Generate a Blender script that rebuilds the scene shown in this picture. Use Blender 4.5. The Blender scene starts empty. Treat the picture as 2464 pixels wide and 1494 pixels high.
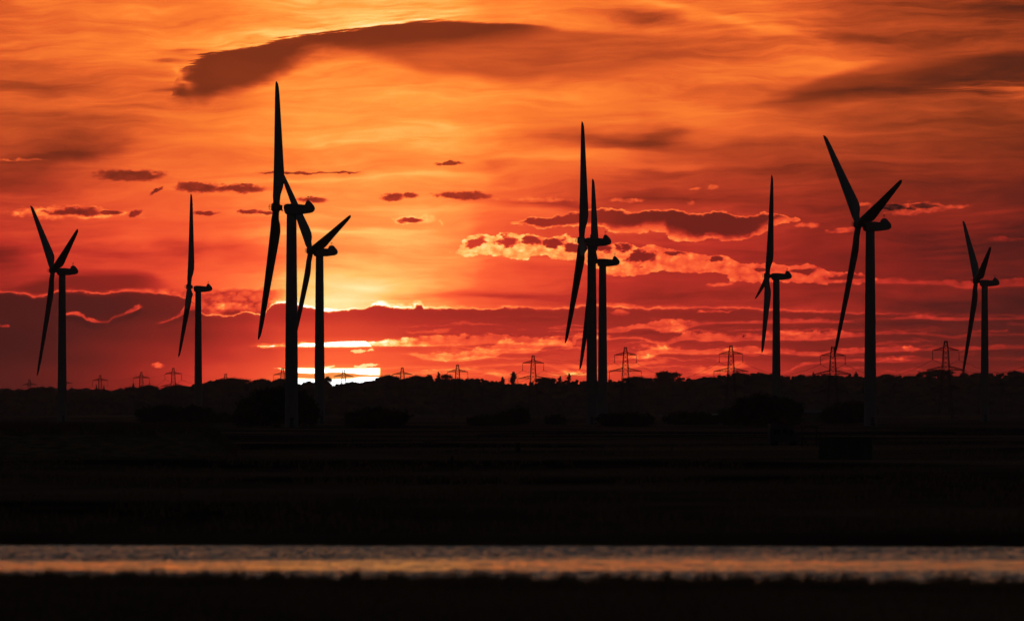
import bpy, bmesh, math, random
from mathutils import Vector, Matrix, noise
random.seed(7)
SC = bpy.context.scene
COL = SC.collection
R = math.radians
F = 23650.0                       # pixels per radian of the 2464 px wide photograph
U0, VH, EYE = 1232.0, 988.0, 5.0  # centre column, horizon row, eye height (m)

def at(u, v, d):                  # a point seen at (u, v), d metres away
    return Vector(((u - U0) / F * d, d, EYE + (VH - v) / F * d))

# ---------------------------------------------------------------- camera
cd = bpy.data.cameras.new('camera'); cam = bpy.data.objects.new('camera', cd); COL.objects.link(cam)
cam.location = (0, 0, EYE)
cam.rotation_euler = (math.pi / 2 + math.atan((VH - 747) / F), 0, 0)
cd.sensor_width = 36; cd.lens = 36 * F / 2464
cd.clip_start = 0.5; cd.clip_end = 80000
cd.dof.use_dof = True; cd.dof.focus_distance = 4000; cd.dof.aperture_fstop = 2.0
SC.camera = cam
SC.view_settings.view_transform = 'Standard'; SC.view_settings.look = 'None'
SC.view_settings.exposure = 0; SC.view_settings.gamma = 1; SC.view_settings.use_curve_mapping = False
SC.cycles.max_bounces = 6; SC.cycles.diffuse_bounces = 2; SC.cycles.glossy_bounces = 3
SC.cycles.transparent_max_bounces = 8; SC.cycles.volume_bounces = 1
SC.cycles.use_denoising = True
SC.cycles.use_adaptive_sampling = True; SC.cycles.adaptive_threshold = 0.02; SC.cycles.adaptive_min_samples = 12

HAZE = 2.7e-5; HAZE_G = 0.5             # thin evening haze: density per metre, forward bias
SUN_AZ = (805 - U0) / F; SUN_EL = (VH - 888) / F
sl = bpy.data.lights.new('sun', 'SUN'); sun = bpy.data.objects.new('sun', sl); COL.objects.link(sun)
sl.energy = 0.035; sl.angle = R(0.53); sl.color = (1.0, 0.09, 0.035)
sdir = Vector((math.sin(SUN_AZ) * math.cos(SUN_EL), math.cos(SUN_AZ) * math.cos(SUN_EL), math.sin(SUN_EL)))
sun.rotation_euler = (-sdir).to_track_quat('-Z', 'Y').to_euler()

# ---------------------------------------------------------------- node maths
class Net:
    def __init__(s, tree): s.t = tree
    def new(s, k): return s.t.nodes.new(k)
NET = None
def _w(x): return x.s if isinstance(x, N) else x
class N:
    def __init__(s, sock): s.s = sock
    def __add__(a, b): return M('ADD', a, b)
    __radd__ = __add__
    def __sub__(a, b): return M('SUBTRACT', a, b)
    def __rsub__(a, b): return M('SUBTRACT', b, a)
    def __mul__(a, b): return M('MULTIPLY', a, b)
    __rmul__ = __mul__
    def __truediv__(a, b): return M('DIVIDE', a, b)
    def __neg__(a): return M('MULTIPLY', a, -1.0)
def M(op, *args, clamp=False):
    n = NET.new('ShaderNodeMath'); n.operation = op; n.use_clamp = clamp
    for i, a in enumerate(args):
        if isinstance(a, N): NET.t.links.new(a.s, n.inputs[i])
        else: n.inputs[i].default_value = float(a)
    return N(n.outputs[0])
def mx(a, b): return M('MAXIMUM', a, b)
def mn(a, b): return M('MINIMUM', a, b)
def sstep(x, a, b, lo=0.0, hi=1.0):
    n = NET.new('ShaderNodeMapRange'); n.interpolation_type = 'SMOOTHSTEP'
    NET.t.links.new(x.s, n.inputs[0])
    for i, q in enumerate((a, b, lo, hi)):
        if isinstance(q, N): NET.t.links.new(q.s, n.inputs[1 + i])
        else: n.inputs[1 + i].default_value = float(q)
    return N(n.outputs[0])
def lin(x, a, b, lo=0.0, hi=1.0):
    n = NET.new('ShaderNodeMapRange'); n.clamp = True
    NET.t.links.new(x.s, n.inputs[0])
    for i, q in enumerate((a, b, lo, hi)): n.inputs[1 + i].default_value = float(q)
    return N(n.outputs[0])
def mixf(f, a, b): return a + f * (b - a)
_LC = {}
def lin_c(x, a, b):
    k = (id(NET), id(x), a, b)
    if k not in _LC: _LC[k] = (lin(x, a, b), x)
    return _LC[k][0]
def madd(a, b, c): return M('MULTIPLY_ADD', a, b, c)
def curve(x, pts, x0=-200.0, x1=2700.0, vec=False):
    """piecewise curve through (x, y) points"""
    ys = [p[1] for p in pts]; lo, hi = min(ys), max(ys)
    if hi - lo < 1e-6: hi = lo + 1
    n = NET.new('ShaderNodeFloatCurve')
    c = n.mapping.curves[0]
    P = sorted(((p[0] - x0) / (x1 - x0), (p[1] - lo) / (hi - lo)) for p in pts)
    P = [(min(1, max(0, a)), b) for a, b in P]
    if P[0][0] > 0: P = [(0.0, P[0][1])] + P
    if P[-1][0] < 1: P = P + [(1.0, P[-1][1])]
    while len(c.points) < len(P): c.points.new(0.5, 0.5)
    for q, p in zip(c.points, P):
        q.location = p; q.handle_type = 'VECTOR' if vec else 'AUTO_CLAMPED'
    n.mapping.use_clip = True; n.mapping.extend = 'HORIZONTAL'
    n.mapping.update()
    xn = lin_c(x, x0, x1)
    NET.t.links.new(xn.s, n.inputs[1])
    return madd(N(n.outputs[0]), hi - lo, lo)
def xyz(x, y, z=0.0):
    n = NET.new('ShaderNodeCombineXYZ')
    for i, a in enumerate((x, y, z)):
        if isinstance(a, N): NET.t.links.new(a.s, n.inputs[i])
        else: n.inputs[i].default_value = float(a)
    return N(n.outputs[0])
def nz(vec, scale=1.0, detail=4.0, rough=0.55, dist=0.0, off=0.0):
    """fractal noise, centred on 0, about -1..1"""
    n = NET.new('ShaderNodeTexNoise'); n.noise_dimensions = '3D'
    NET.t.links.new(vec.s, n.inputs['Vector'])
    n.inputs['Scale'].default_value = scale; n.inputs['Detail'].default_value = detail
    n.inputs['Roughness'].default_value = rough; n.inputs['Distortion'].default_value = dist
    return madd(N(n.outputs[0]), NZG, -0.5 * NZG)
NZG = 3.3
def grouped(name, ins, fn):
    """fn(*N) -> N wrapped as a node group; calling it adds one group node.  ins: names, '*' prefix = vector"""
    global NET
    g = bpy.data.node_groups.new(name, 'ShaderNodeTree')
    for i in ins:
        g.interface.new_socket(name=i.strip('*'), in_out='INPUT', socket_type='NodeSocketVector' if i[0] == '*' else 'NodeSocketFloat')
    g.interface.new_socket(name='out', in_out='OUTPUT', socket_type='NodeSocketFloat')
    keep = NET; NET = Net(g)
    gi = NET.new('NodeGroupInput'); go = NET.new('NodeGroupOutput')
    r = fn(*[N(gi.outputs[k]) for k in range(len(ins))])
    g.links.new(r.s, go.inputs[0])
    NET = keep
    def call(*args):
        n = NET.new('ShaderNodeGroup'); n.node_tree = g
        for k, a in enumerate(args):
            if isinstance(a, N): NET.t.links.new(a.s, n.inputs[k])
            else: n.inputs[k].default_value = a
        return N(n.outputs[0])
    return call
def mapped(vec, loc, rot, sc):
    n = NET.new('ShaderNodeMapping'); n.vector_type = 'TEXTURE'
    NET.t.links.new(vec.s, n.inputs[0])
    for k, q in ((1, loc), (2, rot), (3, sc)):
        if isinstance(q, N): NET.t.links.new(q.s, n.inputs[k])
        else: n.inputs[k].default_value = q
    return N(n.outputs[0])
def vlen(vec, op='LENGTH', b=None):
    n = NET.new('ShaderNodeVectorMath'); n.operation = op
    NET.t.links.new(vec.s, n.inputs[0])
    if b is not None: NET.t.links.new(b.s, n.inputs[1])
    return N(n.outputs[1])
def lin1(c): return c / 12.92 if c <= 0.04045 else ((c + 0.055) / 1.055) ** 2.4
def rgb(r, g, b): return (lin1(r / 255), lin1(g / 255), lin1(b / 255), 1)
def ramp(f, stops):
    n = NET.new('ShaderNodeValToRGB'); e = n.color_ramp.elements
    while len(e) < len(stops): e.new(0.5)
    for q, (p, c) in zip(e, stops): q.position = p; q.color = c
    NET.t.links.new(f.s, n.inputs[0]); return N(n.outputs[0])
def mixc(f, a, b):
    n = NET.new('ShaderNodeMix'); n.data_type = 'RGBA'
    for k, q in ((0, f), (6, a), (7, b)):
        if isinstance(q, N): NET.t.links.new(q.s, n.inputs[k])
        else: n.inputs[k].default_value = q
    return N(n.outputs[2])
def scalec(c, f):
    n = NET.new('ShaderNodeVectorMath'); n.operation = 'SCALE'
    NET.t.links.new(c.s, n.inputs[0])
    if isinstance(f, N): NET.t.links.new(f.s, n.inputs[3])
    else: n.inputs[3].default_value = f
    return N(n.outputs[0])
def addc(a, b):
    n = NET.new('ShaderNodeVectorMath'); n.operation = 'ADD'
    NET.t.links.new(a.s, n.inputs[0]); NET.t.links.new(b.s, n.inputs[1]); return N(n.outputs[0])
# ---------------------------------------------------------------- sky: sunset cloud sheets, by direction
def build_world():
    global NET
    w = bpy.data.worlds.new('World'); SC.world = w; w.cycles.sampling_method = 'MANUAL'; w.cycles.sample_map_resolution = 512; w.use_nodes = True
    t = w.node_tree; t.nodes.clear(); NET = Net(t)
    tc = NET.new('ShaderNodeTexCoord'); sep = NET.new('ShaderNodeSeparateXYZ')
    t.links.new(tc.outputs['Generated'], sep.inputs[0])
    X, Y, Z = (N(sep.outputs[i]) for i in range(3))
    az = M('ARCTAN2', X, Y); el = M('ARCSINE', Z)
    u = az * F + U0                       # tiny angular units, 23650 to the radian
    v = VH - el * F
    # domain warp
    VA = xyz(u * 0.0045, v * 0.011, 12.0); VB = xyz(u * 0.022, v * 0.036, 2.0); VC = xyz(u * 0.012, v * 0.05, 8.0)
    wu = nz(VA, 0.83, 3, 0.5)
    wv = nz(VC, 0.29, 3, 0.5)
    uw = u + wu * 80.0
    vw = v + wv * 24.0
    # fine textures
    VS = xyz(uw * 0.0028, (vw + u * 0.03) * 0.035, 1.0)
    streak = nz(VS, 1, 6, 0.62)        # long cirrus fibres
    streak2 = nz(xyz(uw * 0.0012, (vw - u * 0.05) * 0.012, 5.0), 1, 4, 0.55)
    soft = nz(VA, 1, 5, 0.55, 0.4)
    fl = nz(VB, 1, 7, 0.66, 0.0)                        # puffy detail
    fl2 = nz(VC, 1, 6, 0.62, 0.3)
    fine = nz(VB, 2.17, 4, 0.6)
    def vor(vec, sc, det=3.0):
        n = NET.new('ShaderNodeTexVoronoi'); n.voronoi_dimensions = '2D'; n.feature = 'F1'; n.normalize = True
        t.links.new(vec.s, n.inputs['Vector']); n.inputs['Scale'].default_value = sc
        n.inputs['Detail'].default_value = det; n.inputs['Roughness'].default_value = 0.55
        return N(n.outputs['Distance'])
    bil = madd(vor(xyz(u + fine * 5.0, v * 1.45 + fl2 * 5.0), 0.032), -3.6, 1.25)         # cauliflower billows, about -1..1
    dx = fl * 11.0 + fine * 4.0; fy = nz(VB, 1.23, 6, 0.62)
    dy = fy * 6.0 + fine * 2.0 + bil * 1.5
    ud = u + dx; vd = v + dy
    # ---- broad brightness table: rows down the sky, columns across it
    cols = [-200, 0, 200, 400, 600, 800, 1000, 1200, 1500, 1800, 2100, 2464, 2700]
    rows = [
     (0, [.54,.57,.63,.70,.76,.82,.84,.70,.62,.60,.44,.27,.22]),
     (75, [.52,.55,.61,.67,.74,.80,.80,.66,.60,.58,.42,.30,.26]),
     (150, [.50,.52,.58,.64,.68,.70,.66,.62,.55,.56,.44,.27,.22]),
     (225, [.48,.50,.54,.60,.68,.78,.80,.72,.60,.55,.42,.30,.26]),
     (300, [.42,.44,.49,.56,.68,.77,.79,.72,.60,.50,.36,.25,.21]),
     (375, [.33,.36,.44,.55,.66,.74,.77,.70,.54,.39,.29,.20,.17]),
     (450, [.35,.40,.48,.57,.68,.76,.76,.64,.44,.33,.24,.17,.14]),
     (525, [.35,.40,.50,.58,.68,.77,.77,.64,.42,.30,.23,.14,.11]),
     (600, [.28,.32,.45,.54,.67,.79,.80,.64,.42,.30,.20,.12,.10]),
     (675, [.24,.28,.38,.54,.72,.88,.80,.60,.37,.28,.19,.11,.09]),
     (740, [.16,.18,.28,.48,.74,.94,.80,.52,.33,.28,.19,.10,.09])]
    def table(rows, vv):
        acc = None
        for (v0, r) in rows:
            c = curve(uw, list(zip(cols, r)))
            if acc is None: acc = c; pv = v0
            else: acc = mixf(sstep(vv, pv, v0), acc, c); pv = v0
        return acc
    up = table(rows, vw)
    lowrows = [
     (750, [.05,.07,.09,.15,.27,.36,.30,.26,.24,.21,.15,.09,.07]),
     (800, [.05,.06,.10,.18,.32,.45,.38,.32,.28,.24,.15,.10,.08]),
     (850, [.05,.06,.12,.24,.44,.60,.52,.44,.36,.28,.18,.11,.09]),
     (905, [.07,.09,.17,.31,.50,.62,.60,.53,.44,.34,.23,.15,.12])]
    low = table(lowrows, v + soft * 6.0)
    # texture on the upper sheets
    tex_amp = curve(v, [(0,.15),(200,.12),(330,.08),(500,.07),(700,.04)], -200, 800)
    up = up + streak * tex_amp + streak2 * 0.08 + soft * 0.055
    fib2 = nz(VS, 2.45, 5, 0.6)
    up = up + fib2 * 0.032
    # ---- soft dark and bright patches  (cx, cy, rx, ry, slope, amount)
    sn = soft + streak * 0.5
    def _q(u, v, a, b, c, d, e):
        x = madd(u, a, b); y = madd(u, c, madd(v, d, e))
        return madd(y, y, x * x)
    def _qp(cx, cy, rx, ry, sl): return (1 / rx, -cx / rx, -sl / ry, 1 / ry, (cx * sl - cy) / ry)
    _b = grouped('soft_patch', ['u', 'v', 'n', 'w', 'a', 'b', 'c', 'd', 'e', 'amt', 'prev'],
                 lambda u, v, n, w, a, b, c, d, e, amt, pr: madd(M('EXPONENT', mn(-madd(n, w, _q(u, v, a, b, c, d, e)), 0.0)), amt, pr))
    def blob(cx, cy, rx, ry, sl=0.0, wob=0.22, amt=1.0, prev=0.0):
        return _b(uw, vw, sn, wob, *_qp(cx, cy, rx, ry, sl), amt, prev)
    for (cx, cy, rx, ry, s, a) in [
        (1500,98,130,22,.06,-.16),(1180,152,110,12,.0,-.08),(1560,40,150,16,.02,-.22),
        (1700,35,260,14,.25,.16),(1820,120,300,20,-.04,-.08),(2150,150,330,16,-.10,.14),
        (2200,205,260,26,-.10,-.18),(2450,165,220,40,-.02,-.12),(1950,232,150,12,-.12,-.16),
        (2400,20,260,26,0,-.08),(2080,95,240,22,0,-.06),(1420,340,140,24,.02,-.26),(1590,335,90,34,-.05,-.20),
        (1560,420,80,40,-.2,-.08),(1330,385,150,10,.02,.12),(1480,372,190,12,.02,.14),(1600,405,130,10,0,.12),
        (1690,290,120,50,.2,.04),(170,372,150,28,-.18,-.20),(60,440,110,24,0,-.12),(300,300,150,16,.05,-.08),
        (470,225,90,14,-.06,-.14),(50,200,140,20,0,-.12),(360,262,70,6,0,-.10),(480,116,50,4,-.08,-.20),(440,144,60,4,-.06,-.20),(560,100,50,3,-.1,-.12),(405,222,50,7,-.05,-.22),(220,330,90,10,-.1,-.10),
        (480,605,110,24,.02,-.20),(30,615,50,30,0,-.14),
        (760,430,200,9,.0,.08),(1050,418,130,10,-.05,.10),(1100,300,200,12,.06,.05),(850,560,160,8,-.05,.07),(700,520,140,6,.03,.06),(1180,395,110,7,-.06,-.10),
        (980,505,200,8,0,.06),(1250,640,150,50,0,-.02),(700,590,120,40,0,.03),(1330,570,120,30,0,-.05),
        (1330,490,140,10,0,-.16),(1560,470,180,12,0,-.12),(905,695,120,26,.0,.12),(860,735,110,14,0,.06),
        (1150,715,160,10,0,-.16),(1500,710,260,18,0,-.08),(1690,700,180,22,.0,.02),(1950,470,260,30,0,-.04)]:
        up = blob(cx, cy, rx, ry, s, 0.22, a, up)
    # ---- great dark sheet at upper left: sharp frayed top edge, soft underside
    fib = nz(xyz(u * 0.010, (v + u * 0.11) * 0.16, 21.0), 1, 4, 0.6)
    eg = curve(u, [(-200,300),(400,226),(424,186),(434,168),(470,146),(516,129),(632,105),(694,90),(825,70),(964,54),(1057,48),(1173,53),(1289,59),(1340,64),(1600,80)])
    eg = eg + streak * curve(u, [(380,16),(800,12),(1150,4),(1400,2)]) + fib * curve(u, [(380,20),(600,14),(1000,8),(1200,1)]) + fl2 * 1.5
    # paler lobe hanging below and to the right of it
    b2 = curve(u, [(600,118),(701,128),(825,137),(902,148),(980,166),(1034,184),(1134,193),(1227,204),(1328,188),(1444,182),(1600,165),(1900,150)]) + soft * 16.0 + streak * 8.0
    lobe = sstep(v - eg, 0.0, 14.0) * sstep(b2 - v, -14.0, 26.0) * curve(u, [(-200,0),(660,0),(840,.88),(1400,.88),(1900,0),(2464,0)])
    up = mixf(lobe, up, 0.45 + streak * 0.06 + streak2 * 0.07 + soft * 0.05)
    bt = curve(u, [(380,236),(440,240),(477,241),(530,226),(593,208),(660,176),(690,158),(740,136),(794,124),(902,116),(1003,111),(1134,97),(1250,80),(1328,64),(1400,60)])
    bt = bt + streak * 6.0 + soft * curve(u, [(400,34),(700,30),(900,10),(1300,3)]) + fib * 2.0
    sh = sstep(v - eg, -1.0, 6.0) * sstep(bt + fib2 * 6.0 - v, -32.0, 22.0) * sstep(u + streak * 40.0 + fl * 16.0 + fib * 14.0, 405, 470) * curve(u, [(-200,1),(1280,1),(1370,0),(2464,0)])
    up = mixf(sh * 0.97, up, 0.235 + streak2 * 0.03 + soft * 0.03)
    # dark wedge resting on the left-hand bank
    ew = curve(u, [(-200,700),(0,690),(57,680),(125,660),(190,651),(306,648),(382,662),(430,694),(500,720)]) + streak * 5.0 + soft * 5.0
    wdg = sstep(v - ew + soft * 8.0, -8.0, 22.0) * curve(u, [(-200,.78),(300,.78),(460,0),(2464,0)])
    up = mixf(wdg, up, 0.15)
    # bright frayed fringe above it
    fr = M('EXPONENT', -mx(eg - v, 0.0) / 26.0) * sstep(eg - v, -2.0, 3.0) * curve(u, [(-200,0),(380,0),(560,1),(1000,1),(1250,0),(2464,0)])
    up = up + fr * (0.10 + streak * 0.20 + fib * 0.20)
    # curl at the left tip
    cr = blob(452, 198, 16, 26, 0.0, 0.8)
    up = up + cr * 0.22
    # far right slot of light
    sl_ = blob(2420, 213, 130, 20, 0.06, 0.5)
    up = up + sl_ * (0.20 + streak * 0.6)
    # right dark sheet, sharp upper edge
    e2 = curve(u, [(1700,262),(1840,228),(1930,205),(2010,178),(2080,158),(2160,146),(2300,132),(2464,122),(2700,112)]) + streak2 * 10.0
    s2 = sstep(v - e2, -10.0, 16.0) * sstep(v - e2, 90.0, 30.0) * sstep(u, 1780, 2000)
    up = mixf(s2 * 0.5, up, 0.16)
    # ---- banks of cloud stacked above the horizon; each edge is a lit rim over a shaded bank
    I = up
    jit = fl * 2.2 + fine * 3.0 + bil * 2.2 + nz(VB, 4.6, 3, 0.6) * 0.8
    e1 = curve(ud, [(-200,700),(0,703),(60,708),(95,714),(130,707),(170,701),(240,708),(310,702),(380,706),(440,716),(475,732),(490,757),(530,759),(560,757),(590,750),(622,756),(645,742),(690,728),(720,736),(760,742),(785,749),(850,744),(885,742),(893,733),(930,738),(960,742),(985,742),(1000,734),(1012,733),(1024,744),(1090,742),(1150,744),(1250,739),(1300,744),(1380,741),(1410,736),(1480,740),(1560,743),(1650,741),(1750,742),(1850,746),(2000,752),(2200,758),(2464,761),(2700,762)])
    d1 = v - e1 + jit
    puff = curve(u, [(-200,3),(300,4),(440,12),(480,26),(640,24),(690,8),(770,8),(880,6),(920,14),(1010,14),(1030,4),(1400,5),(1470,14),(1540,10),(1700,6),(2464,4)])
    I = mixf(sstep(d1, 0.0, 3.5), I, low)
    rim1 = M('EXPONENT', -M('ABSOLUTE', d1 + 1.2) / 2.6)
    rimamp = curve(u, [(-200,.30),(0,.36),(200,.42),(420,.36),(560,.40),(760,.34),(900,.12),(1000,.25),(1100,.24),(1400,.32),(1700,.28),(2000,.20),(2300,.10),(2464,.08)])
    I = I + rim1 * rimamp * sstep(fl2, -.6, .5, .55, 1.15)
    pf = sstep(d1 + puff, 0.0, 6.0) * sstep(d1, 2.0, -2.0)
    I = I + pf * (0.10 + fl * 0.34) * sstep(puff, 4.0, 10.0)
    # broken sheet between the left bank and the sun
    bz = curve(ud, [(-200,0),(390,0),(450,1),(610,1),(710,0),(2464,0)]) * sstep(v + bil * 7.0 + fl2 * 4.0, 694, 704) * sstep(d1, 2.0, -3.0)
    I = mixf(bz, I, 0.42 + fl * 0.15 + bil * 0.20 + fl2 * 0.12)
    bz = curve(ud, [(-200,0),(240,0),(320,.8),(430,.8),(480,0),(2464,0)]) * sstep(v + fl2 * 6.0, 692, 700) * sstep(d1, 3.0, -1.0)
    I = mixf(bz, I, 0.44 + fl * 0.25 + bil * 0.15)
    # stacked lit gaps:  edge curve, brightness along it, depth of the lit fluff above it, top-side softness
    def _gap(I, v, fl, fl2, fine, bil, ec, a, dp, rough):
        ec = ec + fl * 1.4 * rough + fine * 1.2 + bil * 0.6
        h = ec - v
        d = dp * (1.0 + fl2 * 0.55 + bil * 0.35)
        body = sstep(h, -1.2, 1.6) * sstep(d - h, -1.0, 4.5) * sstep(dp, 2.5, 6.0)
        rim = M('EXPONENT', -M('ABSOLUTE', h - 1.2) / 1.9)
        tx = mx(0.62 + fl * 0.42 + fl2 * 0.30 + bil * 0.30, 0.05)
        I = madd(mx(body * tx, rim * (0.78 + fl2 * 0.34)), a * 1.22, I)
        return I - sstep(h, 1.0, -1.5) * sstep(h, -22.0, -4.0) * a * 0.10
    _g = grouped('lit_gap', ['I', 'v', 'fl', 'fl2', 'fine', 'bil', 'ec', 'a', 'dp', 'rough'], _gap)
    def gap(e, amp, dep, rough=1.0):
        nonlocal I
        I = _g(I, v, fl, fl2, fine, bil, curve(ud, e), curve(ud, amp), curve(ud, dep), rough)
    gap([(600,834),(700,834),(830,835),(905,832),(960,833),(1060,832),(1145,829),(1210,826),(1300,830),(1400,829),(1480,828),(1600,835)],
        [(560,0),(600,.05),(640,.34),(720,.50),(880,.46),(930,.50),(1040,.28),(1160,.22),(1300,.16),(1390,.12),(1460,0)],
        [(560,3),(620,9),(720,10),(900,12),(960,18),(1100,22),(1300,18),(1460,10)])
    gap([(960,852),(1000,856),(1013,864),(1055,868),(1102,869),(1150,864),(1198,858),(1212,849),(1250,850),(1288,849),(1300,838),(1348,832),(1375,837),(1383,822),(1400,813),(1465,818),(1496,814),(1545,817),(1600,828),(1623,824),(1669,818),(1685,822),(1733,820),(1749,823),(1800,819),(1898,819),(1956,819),(2007,814),(2079,809),(2147,804),(2249,808),(2300,814),(2326,809),(2464,807),(2700,806)],
        [(940,0),(985,.16),(1100,.26),(1220,.22),(1400,.22),(1500,.22),(1600,.24),(1700,.26),(1800,.22),(1900,.24),(2000,.26),(2080,.14),(2200,.13),(2300,.12),(2464,.05)],
        [(940,4),(1013,14),(1102,22),(1200,30),(1290,26),(1380,18),(1500,5),(1600,8),(1680,20),(1800,16),(1900,22),(2000,20),(2100,8),(2300,8),(2464,5)])
    gap([(1360,792),(1465,800),(1510,797),(1555,790),(1600,800),(1640,795),(1700,781),(1784,778),(1878,778),(1944,777),(2022,776),(2079,769),(2160,768),(2215,767),(2283,771),(2464,768),(2700,766)],
        [(1300,0),(1380,.14),(1500,.20),(1600,.26),(1650,.18),(1750,.16),(1880,.18),(2000,.16),(2100,.09),(2200,.20),(2320,.18),(2464,.10)],
        [(1300,4),(1465,10),(1555,12),(1620,26),(1680,8),(1784,6),(1900,12),(2020,8),(2110,4),(2220,9),(2320,9),(2464,6)])
    gap([(1280,900),(1430,862),(1543,863),(1575,856),(1610,850),(1654,852),(1685,853),(1780,851),(1855,850),(1900,853),(1945,856),(2010,853),(2077,849),(2150,846),(2250,843),(2350,842),(2464,838),(2700,838)],
        [(1280,0),(1520,0),(1555,.26),(1620,.26),(1700,.20),(1780,.24),(1860,.20),(1950,.22),(2080,.18),(2160,.20),(2230,.14),(2330,.16),(2464,.10)],
        [(1280,4),(1543,14),(1600,26),(1650,10),(1730,14),(1800,17),(1900,14),(2077,12),(2150,15),(2230,8),(2464,9)])
    gap([(1280,880),(1465,889),(1530,884),(1600,874),(1640,890),(1680,898),(1760,892),(1800,884),(1850,900),(1880,898),(1925,882),(1975,874),(2079,869),(2130,872),(2200,869),(2300,866),(2464,866),(2700,864)],
        [(1280,0),(1380,.16),(1465,.20),(1598,.16),(1620,0),(1660,.05),(1690,.24),(1790,.22),(1810,0),(1870,.03),(1910,.15),(1990,.17),(2079,.17),(2170,.15),(2260,.05),(2464,.04)],
        [(1280,8),(1465,12),(1598,12),(1690,18),(1790,14),(1880,4),(1930,8),(2079,8),(2160,14),(2250,5),(2464,4)])
    gap([(900,888),(1000,884),(1100,884),(1280,878),(1400,905),(1700,905)],
        [(900,0),(930,.10),(1100,.10),(1250,.14),(1330,.10),(1420,.14),(1470,0)],
        [(900,4),(1100,5),(1300,8),(1420,12),(1500,6)], 1.4)
    gap([(900,905),(1150,897),(1250,915),(1420,900),(1600,915)],
        [(690,0),(900,.0),(930,.06),(1150,.12),(1280,.10),(1400,.16),(1460,.0)],
        [(900,8),(1200,14),(1350,12),(1460,8)], 1.4)
    # V-shaped tear in the left bank
    gap([(120,756),(165,757),(200,764),(232,776),(258,776),(275,765),(300,758),(325,748),(345,740),(400,742)],
        [(120,0),(163,.40),(200,.42),(255,.20),(300,.16),(322,.42),(338,.30),(346,0),(2464,0)],
        [(120,2),(170,6),(205,11),(250,5),(300,6),(325,14),(345,6)], 1.2)
    gap([(370,780),(390,777),(415,768),(440,757),(470,745),(500,744)],
        [(370,0),(392,.30),(430,.30),(465,.28),(520,.12),(580,.12),(620,.10),(650,0)],
        [(370,3),(410,6),(440,10),(480,18),(560,16),(640,6)], 1.3)
    stn = nz(xyz(ud * 0.0048, vd * 0.085, 51.0), 1, 5, 0.62)
    sm = curve(u, [(0,.0),(900,.02),(1000,.10),(1250,.15),(1500,.14),(1800,.13),(2100,.11),(2464,.08)]) * sstep(v, 752, 785) * sstep(d1, 8.0, 16.0)
    I = I + sstep(stn, 0.18, 0.42) * sm * (0.8 + fl * 0.6) - sstep(stn, -0.1, -0.5) * sm * 0.25
    # ---- separate small clouds: field > 0 inside
    wob = fl * 0.55 + fl2 * 0.36 + fine * 0.26 + bil * 0.22
    _e = grouped('oval', ['u', 'v', 'a', 'b', 'c', 'd', 'e', 'prev'], lambda u, v, a, b, c, d, e, pr: mn(_q(u, v, a, b, c, d, e), pr))
    def group(lst):
        f = 999.0
        for e in lst:
            f = _e(ud, vd, *_qp(*e[:4], e[4] if len(e) > 4 else 0.0), f)
        return 1.0 - M('SQRT', f)
    dark = group([(318,423,98,15),(375,459,18,6,-.5),(480,452,62,14),(570,454,80,11),(185,511,72,11),(268,512,30,7),(325,514,20,9,-.3),
                  (490,512,46,6),(598,511,28,7),(640,512,25,4),(750,481,40,9),(700,417,95,4),(820,416,50,3),(1115,471,82,11),(945,473,28,12),(985,470,22,8),
                  (1080,394,38,6),(990,530,30,7)]) + wob * 0.62
    I = mixf(sstep(dark, -0.06, 0.50) * 0.96, I, curve(u, [(0,.20),(600,.24),(1000,.28),(1300,.28)]) + fl * 0.08 + bil * 0.05)
    halo = group([(160,514,165,17),(1000,529,55,12),(1660,488,12,5),(382,879,18,6,-.05),(686,889,24,4),(640,834,30,4),(12,786,16,5),(2195,502,95,15),(2290,497,60,5),(1505,483,48,5),
                  (1675,454,16,5,-.15),(1712,452,18,6,-.25),(1942,541,30,8),(2025,554,42,9,-.15),(2080,492,22,6),(2170,512,60,9),(2290,497,60,4),(2420,576,45,7),(1735,684,36,5,-.1),
                  (1018,799,38,4),(1065,796,28,6,-.15),(60,386,60,5),(1280,482,100,7,.02),(1062,536,10,7,.6),(1590,836,60,9,.05),(1630,788,34,14,.1),(1530,859,60,6),(1487,752,34,8),(1720,750,50,4),(2190,838,26,9,.05),(2160,860,26,8,-.05),(1900,800,40,8),(1440,810,50,7),(1110,846,60,8),(2380,796,60,3),(1760,838,36,6)]) + wob * 0.8
    hb = curve(u, [(0,.28),(160,.27),(400,.28),(640,.34),(684,.55),(730,.34),(1000,.10),(1250,.12),(1500,.18),(1900,.20),(2210,.22),(2464,.10)])
    I = I + sstep(halo, -0.05, 0.6) * hb * (0.85 + fl * 0.9 + bil * 0.5) * sstep(dark, 0.30, -0.1)
    dk2 = group([(2150,500,38,8),(2225,497,40,6),(2190,503,16,4)]) + wob * 0.4
    I = I - sstep(dk2, 0.0, 0.4) * 0.30
    # ---- two long cumulus rafts on the right, lit from beneath
    def raft(top, bot, cores, rimw, under, bright, dk, n1=7.0):
        nonlocal I
        x0 = top[0][0]; x1 = top[-1][0]
        tp = curve(ud, top) - fl * 1.0 - bil * 3.0; bo = curve(ud, bot) + fl * 3.0
        a = vd - tp; b = bo - v - fy * n1 * 0.6 - fine * 3.0 + bil * n1 * 0.5
        ins = sstep(mn(a, b), -0.5, 2.0) * lin(M('ABSOLUTE', u - (x0 + x1) / 2), (x1 - x0) / 2 + 4, (x1 - x0) / 2 - 4)
        br = curve(u, bright)
        lit = mx(sstep(a, rimw, 0.8), sstep(b, curve(u, under) * (1.0 + fl * 0.35), 1.0) * 0.95)
        if cores is not None:
            c = group(cores) + fl * 0.75 + fl2 * 0.35 - bil * 0.30
            lit = mx(lit, 1.0 - sstep(c, -.02, .45))
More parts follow.
